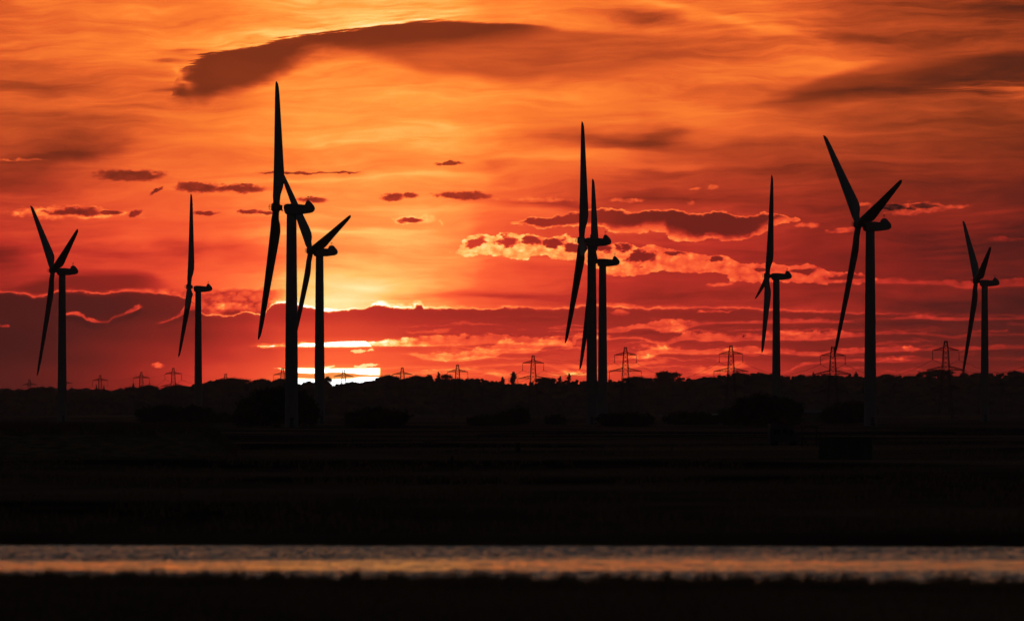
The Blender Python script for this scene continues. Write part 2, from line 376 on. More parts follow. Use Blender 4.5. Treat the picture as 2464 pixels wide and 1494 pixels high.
        val = mixf(lit, curve(u, dk) + soft * 0.02, br + bil * 0.16 + fl * 0.13 + fl2 * 0.07 + fine * 0.05)
        I = mixf(ins, I, val)
    raft([(1229,535),(1259,532),(1277,523),(1317,524),(1332,517),(1391,508),(1442,503),(1493,504),(1533,510),(1574,504),(1618,505),(1654,511),(1676,517),(1691,513),(1720,509),(1753,513),(1779,521),(1801,517),(1850,514),(1880,520),(1921,528),(1935,535)],
         [(1215,535),(1229,540),(1273,543),(1325,549),(1391,543),(1449,545),(1460,553),(1515,563),(1544,559),(1588,557),(1606,564),(1616,578),(1676,581),(1720,575),(1753,581),(1801,572),(1848,558),(1867,544),(1921,532),(1935,530)],
         None, 7.0, [(1229,16),(1290,8),(1391,11),(1449,16),(1500,28),(1588,32),(1630,38),(1660,24),(1753,18),(1820,20),(1850,32),(1921,32)],
         [(1229,.74),(1400,.72),(1650,.66),(1921,.58)], [(1229,.28),(1450,.24),(1700,.15),(1900,.16)])
    raft([(1083,607),(1112,577),(1138,564),(1163,561),(1189,569),(1211,558),(1251,564),(1277,563),(1317,573),(1347,567),(1387,575),(1471,586),(1508,586),(1541,595),(1563,590),(1610,600),(1647,604),(1695,611),(1706,618),(1727,615),(1760,622),(1812,635),(1852,633),(1900,640),(1951,637),(1990,655),(2080,660),(2110,668)],
         [(1083,608),(1119,619),(1171,613),(1244,624),(1317,613),(1325,626),(1376,628),(1405,635),(1449,648),(1489,666),(1541,661),(1610,653),(1665,659),(1720,655),(1757,675),(1804,681),(1863,679),(1985,683),(2060,684),(2110,672)],
         [(1145,583,28,15,-.3),(1222,580,28,19),(1281,579,24,14,.2),(1330,585,30,12,.1),(1372,592,28,14,.2),(1440,596,44,16,.1),(1500,595,30,14),(1548,617,40,22),(1625,608,28,8),(1720,624,28,9),(1830,650,22,7),(1925,655,40,8),(2040,668,50,9)],
         5.0, [(1083,7),(2110,7)],
         [(1083,.84),(1250,.80),(1450,.70),(1600,.60),(1800,.53),(1950,.46),(2110,.40)], [(1083,.42),(1250,.32),(1400,.24),(1600,.20),(2110,.20)], 8.0)
    # ragged pink strip running out to the right edge, and a small one below the raft
    gap([(1950,640),(2079,690),(2110,682),(2200,683),(2290,688),(2330,695),(2464,688),(2700,690)],
        [(1950,0),(2085,0),(2115,.14),(2250,.14),(2300,.15),(2400,.14),(2464,.15)],
        [(1950,4),(2110,12),(2250,9),(2300,20),(2400,16),(2464,18)], 1.5)
    # ---- the sun: a flattened disc seen through slits in the cloud
    su = (u - 805.0) / 110.0; sv = (v - 890.0) / 96.0
    disc = sstep(M('SQRT', su * su + sv * sv), 1.02, 0.97)
    q1 = sstep(v + fl2 * 1.6, curve(u, [(600,826),(740,824),(800,822),(890,820)]), curve(u, [(600,828),(740,827),(800,824),(890,822)])) * sstep(v + fl * 1.8, 836.0, 831.0)
    q2 = sstep(v + fl2 * 1.6, 883.5, 888.5) * sstep(v - curve(u, [(690,896),(770,898),(800,896),(860,899.5),(915,901.5)]) + fl * 1.4, 1.5, -0.8)
    q3 = sstep(v - curve(u, [(690,909),(800,911),(850,909),(912,905.5)]) + fl * 1.0, -2.0, 3.0)
    g1 = sstep(group([(863,846,21,4,-.12),(889,842,16,4),(880,880,34,4,-.12),(790,883,18,4)]) + wob * 0.5, 0.0, 0.3)
    I = mixf(mn(g1, disc), I, 0.94 + fl * 0.06)
    slit = mn(mx(mx(q1, q2), q3), disc)
    gl1 = M('EXPONENT', -(su * su * 0.5 + sv * sv * 0.9))
    near = M('EXPONENT', -((v - 828.0) * (v - 828.0)) / 90.0) + M('EXPONENT', -((v - 893.0) * (v - 893.0)) / 160.0) + M('EXPONENT', -((v - 912.0) * (v - 912.0)) / 120.0)
    I = I + gl1 * 0.03 + mn(near, 1.0) * sstep(M('ABSOLUTE', u - 805.0), 130, 80) * 0.12
    I = mixf(slit, I, 1.25)
    # ---- colour
    Ic = M('MULTIPLY', I, 0.8, clamp=True)
    s = 0.8
    top = ramp(Ic, [(0, rgb(40,18,16)), (.12*s, rgb(84,36,22)), (.25*s, rgb(128,50,24)), (.42*s, rgb(186,74,34)), (.56*s, rgb(232,100,42)),
                    (.68*s, rgb(255,128,48)), (.80*s, rgb(255,160,66)), (.92*s, rgb(255,200,104)), (1.05*s, rgb(255,236,168)), (1.0, rgb(255,250,235))])
    bot = ramp(Ic, [(0, rgb(36,16,17)), (.10*s, rgb(84,26,22)), (.22*s, rgb(138,34,26)), (.36*s, rgb(190,48,36)), (.50*s, rgb(234,74,44)),
                    (.64*s, rgb(255,98,52)), (.78*s, rgb(255,146,70)), (.90*s, rgb(255,196,104)), (1.05*s, rgb(255,238,170)), (1.0, rgb(255,255,255))])
    scn = mixc(sstep(v, 260, 640), top, bot)
    boost = 1.0 + slit * 1.0 + sstep(I, 1.0, 1.25) * 0.3
    scn = scalec(scn, boost)
    # ---- the rest of the sky beyond the glow
    sky = NET.new('ShaderNodeTexSky'); sky.sky_type = 'NISHITA'; sky.sun_disc = False
    sky.sun_elevation = SUN_EL; sky.sun_rotation = SUN_AZ; sky.altitude = 5; sky.dust_density = 3.0
    base = scalec(N(sky.outputs[0]), 0.006)
    eld = el * (180 / math.pi)
    hi = ramp(lin(eld, 0, 60), [(0, (.40,.10,.035,1)), (.045, (.58,.17,.04,1)), (.08, (.32,.115,.038,1)), (.17, (.066,.054,.046,1)), (.3, (.026,.025,.026,1)), (.6, (.007,.008,.010,1)), (1.0, (.004,.0046,.006,1))])
    azd = M('ABSOLUTE', az - SUN_AZ) * (180 / math.pi)
    dim = mixf(sstep(azd, 4.0, 16.0), 1.0, 0.02)
    hi = scalec(hi, dim * (1.0 + soft * 0.3))
    amb = NET.new('ShaderNodeRGB'); amb.outputs[0].default_value = (.0085, .0095, .0115, 1)
    far = addc(addc(hi, base), N(amb.outputs[0]))
    m_ = sstep(el * F, 990.0, 1500.0)                      # above the frame
    m_ = mx(m_, sstep(M('ABSOLUTE', u - U0), 1400.0, 3000.0))
    m_ = mx(m_, sstep(Y, 0.2, 0.0))
    out = mixc(m_, scn, far)
    # the sky is seen through the haze box: brighten it by what that path takes away
    path = mn(M('DIVIDE', 160.0, mx(el, 0.004)), 18000.0)
    gained = scalec(out, M('EXPONENT', path * HAZE))
    bg = NET.new('ShaderNodeBackground'); bg.inputs[1].default_value = 1.0
    t.links.new(gained.s, bg.inputs[0])
    wo = NET.new('ShaderNodeOutputWorld'); t.links.new(bg.outputs[0], wo.inputs[0])
    print('world nodes', len(t.nodes))
build_world()
# ---------------------------------------------------------------- materials and mesh helpers
def mat(name, col, rough=0.7, vary=0.25, scale=1.0, metal=0.0, trans=0.0, spec=0.3):
    global NET
    m = bpy.data.materials.new(name); m.use_nodes = True; t = m.node_tree; t.nodes.clear(); keep = NET; NET = Net(t)
    tc = NET.new('ShaderNodeTexCoord'); n = NET.new('ShaderNodeTexNoise'); n.inputs['Scale'].default_value = scale; n.inputs['Detail'].default_value = 4
    t.links.new(tc.outputs['Object'], n.inputs['Vector'])
    r = NET.new('ShaderNodeValToRGB'); r.color_ramp.elements[0].position = .3; r.color_ramp.elements[1].position = .7
    r.color_ramp.elements[0].color = tuple(c * (1 - vary) for c in col) + (1,); r.color_ramp.elements[1].color = tuple(min(1, c * (1 + vary)) for c in col) + (1,)
    t.links.new(n.outputs[0], r.inputs[0])
    p = NET.new('ShaderNodeBsdfPrincipled'); p.inputs['Roughness'].default_value = rough; p.inputs['Metallic'].default_value = metal
    p.inputs['Specular IOR Level'].default_value = spec
    t.links.new(r.outputs[0], p.inputs['Base Color'])
    o = NET.new('ShaderNodeOutputMaterial')
    if trans > 0:
        tr = NET.new('ShaderNodeBsdfTranslucent'); t.links.new(r.outputs[0], tr.inputs[0])
        mixn = NET.new('ShaderNodeMixShader'); mixn.inputs[0].default_value = trans
        t.links.new(p.outputs[0], mixn.inputs[1]); t.links.new(tr.outputs[0], mixn.inputs[2]); t.links.new(mixn.outputs[0], o.inputs[0])
    else: t.links.new(p.outputs[0], o.inputs[0])
    NET = keep; return m
MT = dict(
    paint=mat('turbine_paint', (.24, .245, .25), .5, .08, .3),
    dark=mat('dark_metal', (.08, .08, .085), .6),
    steel=mat('galvanised_steel', (.04, .04, .042), .8, .3, .5, 0, spec=.1),
    insul=mat('insulator_glass', (.06, .05, .045), .4),
    wire=mat('cable', (.03, .03, .03), .9, spec=0),
    bark=mat('bark', (.05, .038, .028), .9, .3, 2.0, spec=0.0),
    leaf=mat('foliage', (.055, .06, .03), .7, .4, .4, spec=0.0),
    leafd=mat('dark_foliage', (.032, .042, .02), .7, .4, .3, spec=0.0),
    reed=mat('dry_reed', (.22, .15, .09), .8, .4, .6, trans=.04, spec=0.0),
    grass=mat('rough_grass', (.30, .20, .125), .8, .4, .5, trans=.08, spec=0.0),
    bird=mat('feathers', (.06, .055, .05), .8),
    van=mat('van_paint', (.09, .085, .085), .45, .08, .5),
    glass=mat('dark_glass', (.02, .022, .025), .15),
    rubber=mat('rubber', (.02, .02, .02), .8),
    cont=mat('green_container_paint', (.07, .10, .07), .6, .2, .6),
    wood=mat('weathered_wood', (.09, .07, .05), .85, .3, 1.5, spec=0.0),
    barnw=mat('barn_wall', (.12, .12, .13), .8, .15, .3),
    roof=mat('pale_roof_sheet', (.36, .38, .40), .6, .12, .3),
    plate=mat('marker_plate', (.16, .17, .16), .5))

class Mesh:
    def __init__(s): s.v = []; s.f = []
    def add(s, vs, fs):
        b = len(s.v); s.v += [tuple(q) for q in vs]; s.f += [tuple(b + i for i in f) for f in fs]; return s
    def box(s, c, d, rz=0.0):
        cx, cy, cz = c; x, y, z = (k / 2 for k in d); co, si = math.cos(rz), math.sin(rz)
        vs = [(cx + a * x * co - b * y * si, cy + a * x * si + b * y * co, cz + e * z) for e in (-1, 1) for a, b in ((-1, -1), (1, -1), (1, 1), (-1, 1))]
        return s.add(vs, [(0, 3, 2, 1), (4, 5, 6, 7), (0, 1, 5, 4), (1, 2, 6, 5), (2, 3, 7, 6), (3, 0, 4, 7)])
    def bar(s, a, b, r, r2=None, n=4):
        a = Vector(a); b = Vector(b); d = (b - a)
        if d.length < 1e-6: return s
        d.normalize(); u = d.orthogonal().normalized(); w = d.cross(u); r2 = r if r2 is None else r2
        vs = [a + (u * math.cos(2 * math.pi * k / n + .785) + w * math.sin(2 * math.pi * k / n + .785)) * r for k in range(n)]
        vs += [b + (u * math.cos(2 * math.pi * k / n + .785) + w * math.sin(2 * math.pi * k / n + .785)) * r2 for k in range(n)]
        return s.add(vs, [(k, (k + 1) % n, n + (k + 1) % n, n + k) for k in range(n)] + [tuple(range(n))[::-1], tuple(range(n, 2 * n))])
    def tube(s, pts, rad, n=6):
        for i in range(len(pts) - 1):
            s.bar(pts[i], pts[i + 1], rad[i] if isinstance(rad, list) else rad, rad[i + 1] if isinstance(rad, list) else rad, n)
        return s
    def rings(s, rings, cap=True):
        n = len(rings[0]); b = len(s.v)
        for r in rings: s.v += [tuple(q) for q in r]
        for i in range(len(rings) - 1):
            for k in range(n): s.f.append((b + i * n + k, b + i * n + (k + 1) % n, b + (i + 1) * n + (k + 1) % n, b + (i + 1) * n + k))
        if cap: s.f.append(tuple(b + k for k in range(n))[::-1]); s.f.append(tuple(b + (len(rings) - 1) * n + k for k in range(n)))
        return s
    def lathe(s, prof, n=24, axis='z', c=(0, 0, 0)):
        R_ = []
        for (h, r) in prof:
            ring = []
            for k in range(n):
                a = 2 * math.pi * k / n; p = (r * math.cos(a), r * math.sin(a))
                ring.append((c[0] + p[0], c[1] + p[1], c[2] + h) if axis == 'z' else (c[0] + h, c[1] + p[0], c[2] + p[1]))
            R_.append(ring)
        return s.rings(R_)
    def data(s, name, m, smooth=False):
        me = bpy.data.meshes.new(name); me.from_pydata(s.v, [], s.f); me.materials.append(MT[m])
        if smooth: me.polygons.foreach_set('use_smooth', [True] * len(me.polygons))
        me.update(); return me
    def build(s, name, m, parent=None, smooth=False):
        return put(name, s.data(name, m, smooth), parent)
def put(name, data, parent=None):
    o = bpy.data.objects.new(name, data); COL.objects.link(o)
    if parent is not None: o.parent = parent
    return o
def tag(o, label=None, cat=None, group=None, kind=None):
    for k, q in (('label', label), ('category', cat), ('group', group), ('kind', kind)):
        if q: o[k] = q
    return o
def empty(name, loc, rz=0.0, label=None, cat=None, group=None):
    o = bpy.data.objects.new(name, None); COL.objects.link(o); o.location = loc; o.rotation_euler = (0, 0, rz)
    o.empty_display_size = 1.0
    return tag(o, label, cat, group)
def copy_tree(o, parent=None):
    c = o.copy(); COL.objects.link(c)
    if parent is not None: c.parent = parent
    for ch in KIDS(o): copy_tree(ch, c)
    return c
def KIDS(o): return [q for q in COL.objects if q.parent == o]
# ---------------------------------------------------------------- crest of the far wooded ridge, as (column, row) of the tree tops
CREST = [(-700,936),(-400,938),(-200,936),(0,939),(26,940),(56,939),(92,934),(135,941),(164,941),(185,940),(222,941),(267,942),(304,940),(330,938),(352,930),(374,940),(391,933),(421,928),(465,931),(480,928),(489,919),(520,914),(561,910),(583,913),(596,919),(615,918),(630,912),(651,918),(674,912),(700,915),(723,927),(737,919),(757,919),(775,915),(786,910),(797,927),(813,920),(823,923),(832,919),(852,917),(870,922),(897,914),(913,905),(936,903),(950,909),(985,908),(1001,905),(1014,909),(1046,909),(1102,911),(1131,909),(1161,910),(1171,915),(1202,915),(1215,924),(1251,923),(1270,924),(1281,918),(1295,920),(1312,912),(1340,915),(1391,914),(1408,915),(1465,914),(1481,913),(1496,917),(1508,911),(1527,906),(1563,910),(1590,908),(1654,909),(1677,913),(1690,906),(1704,909),(1716,905),(1734,901),(1753,900),(1777,897),(1812,896),(1849,897),(1880,902),(1903,907),(1917,904),(1931,900),(1945,905),(1968,902),(2013,900),(2030,905),(2044,902),(2074,906),(2111,907),(2134,903),(2151,908),(2163,903),(2175,907),(2192,903),(2205,902),(2215,913),(2222,905),(2240,900),(2285,898),(2292,904),(2305,905),(2312,901),(2337,906),(2345,899),(2384,898),(2391,902),(2406,898),(2428,901),(2440,896),(2464,897),(2600,900),(2900,898),(3300,905)]
def interp(P, x):
    if x <= P[0][0]: return P[0][1]
    for (a, b), (c, d) in zip(P, P[1:]):
        if x <= c: return b + (d - b) * (x - a) / (c - a)
    return P[-1][1]
DR = 12000.0
def crest_z(u): return EYE + (VH - interp(CREST, u)) / F * DR
def smooth_z(u): return sum(crest_z(u + k * 22) for k in range(-3, 4)) / 7

# ---------------------------------------------------------------- ground with the channel cut into it
def shore_far(x): return 386.0 + .6 * noise.noise((x * .12, 0, 0)) - .13 * x
def shore_near(x): return 280.0 - x * .38 + 1.2 * noise.noise((x * .1, 5, 0))
def ground():
    xs = sorted(set([-20000, -9000, -4000, -2000, -1000, -500, -250, -120, -80] + [k * 0.5 for k in range(-80, 81)] + [80, 120, 250, 500, 1000, 2000, 4000, 9000, 20000]))
    rows = [(-600, 0.1, 0), (0, .1, 0), (120, .08, 0), (200, .05, 0), (-20, .05, 1), (-8, .04, 1), (-1.5, 0.0, 1), (-.4, -.12, 1), (.5, -.45, 1), (4, -1.2, 1), (-4, -1.2, 2), (-.6, -.5, 2), (0, -.1, 2), (.5, .08, 2), (1.5, .14, 2), (5, .1, 2), (12, .05, 2)]
    rows += [(y, 0, 0) for y in (430, 470, 520, 600, 700, 820, 1000, 1250, 1600, 2100, 3000, 4200, 6000, 9000, 14000, 22000, 40000)]
    vs = []; nx = len(xs)
    for (y, z, k) in rows:
        for x in xs:
            xc = max(-60, min(60, x))
            Y = y + (0 if k == 0 else shore_near(xc) if k == 1 else shore_far(xc))
            zz = z
            if k == 0 and y > 420 and y < 3000: zz += .12 * noise.noise((x * .02, y * .01, 3))
            if k == 1 and y < 0: zz += .05 * noise.noise((x * .8, 1, 2))
            if k == 2 and z > -.2: zz += .04 * noise.noise((x * .7, y, 7))
            vs.append((x, Y, zz))
    fs = [(j * nx + i, j * nx + i + 1, (j + 1) * nx + i + 1, (j + 1) * nx + i) for j in range(len(rows) - 1) for i in range(nx - 1)]
    m = Mesh().add(vs, fs)
    MT['soil'] = mat('marsh_ground', (.12, .085, .06), .9, .5, .08, spec=0.0)
    t = MT['soil'].node_tree; tn = [n for n in t.nodes if n.type == 'TEX_NOISE'][0]; rp = [n for n in t.nodes if n.type == 'VALTORGB'][0]
    mp = t.nodes.new('ShaderNodeMapping'); mp.inputs['Scale'].default_value = (.012, .006, .01)      # long strips of drier and greener ground
    t.links.new(t.nodes['Texture Coordinate'].outputs['Object'], mp.inputs['Vector']); t.links.new(mp.outputs[0], tn.inputs['Vector'])
    tn.inputs['Scale'].default_value = 1.0; tn.inputs['Detail'].default_value = 6
    rp.color_ramp.elements[0].color = (.035, .026, .018, 1); rp.color_ramp.elements[1].color = (.36, .22, .15, 1)
    rp.color_ramp.elements[0].position = .40; rp.color_ramp.elements[1].position = .66
    tag(m.build('ground', 'soil'), 'dark flat marshland between the water and the wooded ridge', kind='structure')
ground()
def water():
    """wind ripples as real relief inside the view, a plain sheet beyond it"""
    import numpy as np
    m = bpy.data.materials.new('rippled_water'); m.use_nodes = True
    p = m.node_tree.nodes['Principled BSDF']; p.inputs['Base Color'].default_value = (.010, .012, .013, 1)
    p.inputs['Roughness'].default_value = .06; p.inputs['IOR'].default_value = 1.333
    MT['water'] = m
    x = np.arange(-27.0, 27.01, .2); y = np.arange(262.0, 394.01, .11)
    X, Y = np.meshgrid(x, y); rs = np.random.RandomState(4); Hh = np.zeros_like(X); Hs = np.zeros_like(X)
    for k in range(46):
        L = .30 * 1.13 ** rs.uniform(0, 7.5); a = rs.normal(0, .75); w = 2 * np.pi / L
        Hh += (.0085 * L ** .55) * np.sin(w * (X * np.sin(a) + Y * np.cos(a)) + rs.uniform(0, 6.3))
    for k in range(9):          # gusts: ripple strength varies over the surface
        Hs += np.sin(X * rs.uniform(.03, .22) + Y * rs.uniform(.05, .35) * rs.choice((-1, 1)) + rs.uniform(0, 6.3)) / 9
    Hm = np.zeros_like(X)
    for k in range(14): Hm += np.sin(X * rs.uniform(.4, 1.9) * rs.choice((-1, 1)) + Y * rs.uniform(.15, .9) + rs.uniform(0, 6.3)) / 6
    W = Y - .03 * X + Hs * 5 + Hm * 2.0
    def ss(v, a, c): q = np.clip((v - a) / (c - a), 0, 1); return q * q * (3 - 2 * q)
    calm = np.clip(ss(W, 320, 330) * ss(W, 355, 344) * (.68 + .16 * Hm) + ss(W, 306, 300) * .3, 0, .92)
    Z = -.3 + Hh * WAVE * (1 - calm) * (1 + Hs * .45)
    edge = np.minimum(ss(27 - np.abs(X), 0, 1.0), np.minimum(ss(Y, 262, 263.5), ss(394 - Y, 0, 1.0)))
    Z = -.3 + (Z + .3) * edge
    ny, nx = X.shape; V = np.stack([X, Y, Z], -1).reshape(-1, 3).astype('f')
    I = (np.arange(ny - 1)[:, None] * nx + np.arange(nx - 1)[None]).ravel()
    Fq = np.stack([I, I + 1, I + 1 + nx, I + nx], -1).astype('i')
    o = [(-600, 200), (600, 200), (600, 262), (600, 394), (-600, 394), (-600, 262), (x[0], 262), (x[-1], 262), (x[-1], 394), (x[0], 394)]
    b0 = len(V); V = np.vstack([V, np.array([(a, c, -.3) for a, c in o], 'f')])
    ex = [(b0, b0 + 1, b0 + 2, b0 + 5), (b0 + 5, b0 + 6, b0 + 9, b0 + 4), (b0 + 7, b0 + 2, b0 + 3, b0 + 8)]
    Fq = np.vstack([Fq, np.array(ex, 'i')])
    me = bpy.data.meshes.new('water'); me.vertices.add(len(V)); me.vertices.foreach_set('co', V.ravel())
    me.loops.add(Fq.size); me.loops.foreach_set('vertex_index', Fq.ravel())
    me.polygons.add(len(Fq)); me.polygons.foreach_set('loop_start', np.arange(0, Fq.size, 4)); me.update(calc_edges=True)
    me.polygons.foreach_set('use_smooth', [True] * len(Fq)); me.materials.append(m)
    tag(put('water', me), 'rippled channel reflecting the sunset across the foreground', kind='structure')
WAVE = .68
water()
def hills():
    us = list(range(-2400, 4900, 20)); fr = [0, .1, .25, .45, .65, .85, 1.0, 1.1, 1.3, 1.8, 2.6]
    vs = []
    for f in fr:
        Y = 10500 + 1450 * f
        for u in us:
            top = max(4.0, smooth_z(u) - 11)
            k = f if f <= 1 else max(0.0, 1 - (f - 1) * .5)
            k = k * k * (3 - 2 * k)
            z = -2 + (top + 2) * k * (1 + .05 * noise.noise((u * .01, f * 3, 1)))
            vs.append(((u - U0) / F * DR, Y, z))
    n = len(us)
    m = Mesh().add(vs, [(j * n + i, j * n + i + 1, (j + 1) * n + i + 1, (j + 1) * n + i) for j in range(len(fr) - 1) for i in range(n - 1)])
    MT['hill'] = mat('hillside', (.04, .045, .03), .9, .2, .01, spec=0.0)
    tag(m.build('hills', 'hill', smooth=True), 'long low wooded ridge on the horizon', kind='structure')
    vs = []; fr = [0, .5, 1, 1.6]
    for f in fr:
        for u in range(-2400, 1800, 40):
            w = 1 if u < 330 else max(0, 1 - (u - 330) / 250)
            z = -2 + (33 * w + 2 * noise.noise((u * .01, 0, 0))) * (f if f <= 1 else 2 - f) * 1.12
            vs.append(((u - U0) / F * 15500, 14200 + 1300 * f, z))
    n = len(range(-2400, 1800, 40))
    m = Mesh().add(vs, [(j * n + i, j * n + i + 1, (j + 1) * n + i + 1, (j + 1) * n + i) for j in range(len(fr) - 1) for i in range(n - 1)])
    tag(m.build('hills', 'hill', smooth=True), 'farther hazy ridge showing at the left end of the skyline', kind='structure')
hills()

# ---------------------------------------------------------------- foliage
def leaves(m, c, r, count, size, rnd, shell=.55):
    """leaf-sized faces spread through an ellipsoid"""
    cx, cy, cz = c; rx, ry, rz = r
    for _ in range(count):
        while True:
            a, b, g = rnd.uniform(-1, 1), rnd.uniform(-1, 1), rnd.uniform(-1, 1)
            q = a * a + b * b + g * g
            if q <= 1 and (q > shell * shell or rnd.random() < .35): break
        s = size * rnd.uniform(.5, 1.3)
        p = Vector((cx + a * rx, cy + b * ry, cz + g * rz))
        d1 = Vector((rnd.uniform(-1, 1), rnd.uniform(-1, 1), rnd.uniform(-1, 1))).normalized() * s
        d2 = Vector((rnd.uniform(-1, 1), rnd.uniform(-.6, .6), rnd.uniform(-1, 1))).normalized() * s * .7
        b0 = len(m.v)
        m.v += [tuple(p - d1), tuple(p + d2), tuple(p + d1), tuple(p - d2)]; m.f.append((b0, b0 + 1, b0 + 2, b0 + 3))
def core(m, c, r, rnd, n=8):
    """rough lump inside a crown so that its middle is dense"""
    ph = rnd.uniform(0, 9); R_ = []
    for i in range(1, 6):
        a = math.pi * i / 6
        ring = []
        for k in range(n):
            b = 2 * math.pi * k / n
            d = Vector((math.sin(a) * math.cos(b), math.sin(a) * math.sin(b), -math.cos(a)))
            w = 1 + .28 * noise.noise(d * 1.7 + Vector((ph, 0, 0)))
            ring.append((c[0] + d.x * r[0] * w, c[1] + d.y * r[1] * w, c[2] + d.z * r[2] * w))
        R_.append(ring)
    m.rings(R_)
def woodland():
    rnd = random.Random(3)
    m = Mesh()
    # crest rows: tree by tree along the skyline
    u = -650.0
    while u < 3200:
        inside = -40 < u < 2510
        for row, (dy, dz) in enumerate(((0, 0), (45, -3.5), (-60, -5))):
            if not inside and row: continue
            uu = u + rnd.uniform(-3, 3)
            r = rnd.uniform(1.9, 4.4) if row == 0 else rnd.uniform(3.5, 6.2)
            top = crest_z(uu) + dz + rnd.uniform(-1.8, 1.2)
            x = (uu - U0) / F * (DR + dy)
            c = (x, DR + dy, top - r * .85)
            core(m, c, (r * .85, r, r * .68), rnd)
            leaves(m, c, (r * 1.08, r, r * .95), 54 if inside else 10, .55, rnd, .75)
        u += rnd.uniform(3.6, 7.5)
    # rows of canopy down the slope
    for f, zf in ((.93, .93), (.8, .86), (.62, .66), (.42, .38), (.2, .12)):
        u = -300.0
        while u < 2800:
            r = rnd.uniform(5, 9); Y = 10500 + 1450 * f + rnd.uniform(-40, 40)
            top = max(4.0, smooth_z(u) - 11); k = f * f * (3 - 2 * f)
            z = -2 + (top + 2) * k
            if zf < .7 and rnd.random() < .3: u += 30; continue
            core(m, ((u - U0) / F * DR, Y, z + r * .35), (r * 1.2, r, r * .8), rnd)
            leaves(m, ((u - U0) / F * DR, Y, z + r * .4), (r * 1.25, r, r * .85), 30, .8, rnd, .8)
            u += rnd.uniform(8, 20)
    tag(m.build('woodland', 'leafd'), 'dense dark woodland covering the ridge along the skyline', 'woodland', kind='stuff')
    m = Mesh(); u = -500.0; D = 15500.0
    FAR = [(-600,934),(0,934.5),(19,931.5),(30,939),(44,934),(60,938),(74,934),(100,936),(120,929),(130,930),(137,940),(164,937),(174,932),(185,936),(196,934),(207,932),(222,937),(232,934),(250,935),(267,940),(290,933),(304,936),(330,936),(360,940),(420,936),(520,940)]
    while u < 520:
        r = rnd.uniform(4, 7); z = EYE + (VH - interp(FAR, u)) / F * D
        c = ((u - U0) / F * D, D, z - r * .85)
        core(m, c, (r * .9, r, r * .75), rnd); leaves(m, c, (r * 1.05, r, r * .95), 50, .8, rnd, .8)
        u += rnd.uniform(4, 8)
    tag(m.build('woodland', 'leafd'), 'hazy far tree belt behind the left end of the ridge', 'woodland', kind='stuff')
woodland()

def tree(name, loc, w, h, kind, label, cat, group, rnd, leaf='leafd', dens=1.0, size=.5, lobes=None):
    """trunk, limbs and a crown of leaf-sized faces; w, h in metres"""
    t = empty(name, loc, 0, label, cat, group)
    tr = Mesh(); cr = Mesh()
    if kind == 'poplar':
        tr.tube([(0, 0, -1), (0, 0, h * .5), (0, 0, h * .95)], [w * .09, w * .06, .05], 6)
        n = 7
        for i in range(n):
            f = i / (n - 1); z = h * (.14 + .80 * f); r = w * .5 * (.62 + .55 * math.sin(math.pi * min(1, f * .9 + .1))) * (1 if f < .85 else .62)
            c = (rnd.uniform(-.12, .12) * w, 0, z)
            core(cr, c, (r * .62, r * .62, h * .085), rnd, 6); leaves(cr, c, (r, r, h * .10), int(150 * dens), size * .8, rnd, .5)
    elif kind == 'conifer':
        tr.tube([(0, 0, -1), (0, 0, h * .97)], [w * .06, .05], 6)
        for i in range(8):
            f = i / 7; z = h * (.15 + .78 * f); r = w * .5 * (1.05 - .9 * f) * rnd.uniform(.8, 1.1)
            leaves(cr, (0, 0, z), (r, r, h * .07), int(60 * dens), size, rnd, .3)
            for a in (0, 2.1, 4.2): tr.bar((0, 0, z), (r * .8 * math.cos(a), r * .8 * math.sin(a), z - h * .03), .08, .03)
        core(cr, (0, 0, h * .45), (w * .22, w * .22, h * .36), rnd, 6)
    else:
        lob = lobes
        if lob is None:
            lob = []
            base = .34; k = 7
            for i in range(k):
                x = (i / (k - 1) - .5) * .72; hh = (1 - (2 * x) ** 2 * .55)
                lob.append((x + rnd.uniform(-.04, .04), (base + hh * (1 - base) * .55) + rnd.uniform(-.05, .03), .20 + rnd.uniform(-.03, .04), .24 if kind != 'open' else .20))
            lob.append((0, .80, .2, .2))
            lob += [(-.24, .30, .24, .24), (.0, .32, .26, .28), (.25, .29, .24, .24)]
        th = h * .42
        tr.tube([(0, 0, -1), (w * .01, 0, th * .5), (-w * .01, 0, th)], [w * .045, w * .035, w * .028], 8)
        for (x, z, rx, rz) in lob:
            y = rnd.uniform(-.18, .18) * w
            c = (x * w, y, z * h)
            tr.tube([(0, 0, th * .75), (x * w * .5, y * .5, (th + z * h) * .5 + .03 * h), c], [w * .022, w * .013, w * .004], 5)
            if kind != 'open': core(cr, c, (rx * w * .74, rx * w * .8, rz * h * .74), rnd, 9)
            leaves(cr, c, (rx * w, rx * w, rz * h * 1.05), int(330 * dens * (1 if kind != 'open' else .5)), size, rnd, .6 if kind != 'open' else .2)
            for _ in range(int(14 * dens)):      # sprigs breaking the outline
                a = rnd.uniform(0, 6.28); e = (c[0] + math.cos(a) * rx * w * 1.08, c[1] + rnd.uniform(-1, 1) * rx * w * .6, c[2] + math.sin(a) * rz * h * 1.1)
                leaves(cr, e, (size * 2.2, size * 2, size * 2.2), 8, size * .8, rnd, 0)
    tr.build('trunk', 'bark', t); cr.build('crown', leaf, t)
    return t
rnd = random.Random(11)
FT = 'separate trees standing out on the ridge skyline'
def crest_tree(u, v, hw, kind, label, dens=1.0, h=None):
    D = DR - 110; w = hw * 2 / F * D; zt = EYE + (VH - v) / F * D
    hh = h or {'poplar': 15, 'conifer': 12, 'open': 9.0, 'flat': 9.5}.get(kind, 10.0)
    nm = {'poplar': 'poplar_tree', 'conifer': 'conifer_tree'}.get(kind, 'broadleaf_tree')
    tree(nm, ((u - U0) / F * D, D, zt - hh), w, hh, kind, label, 'tree', FT, rnd, 'leafd', .55, .62)
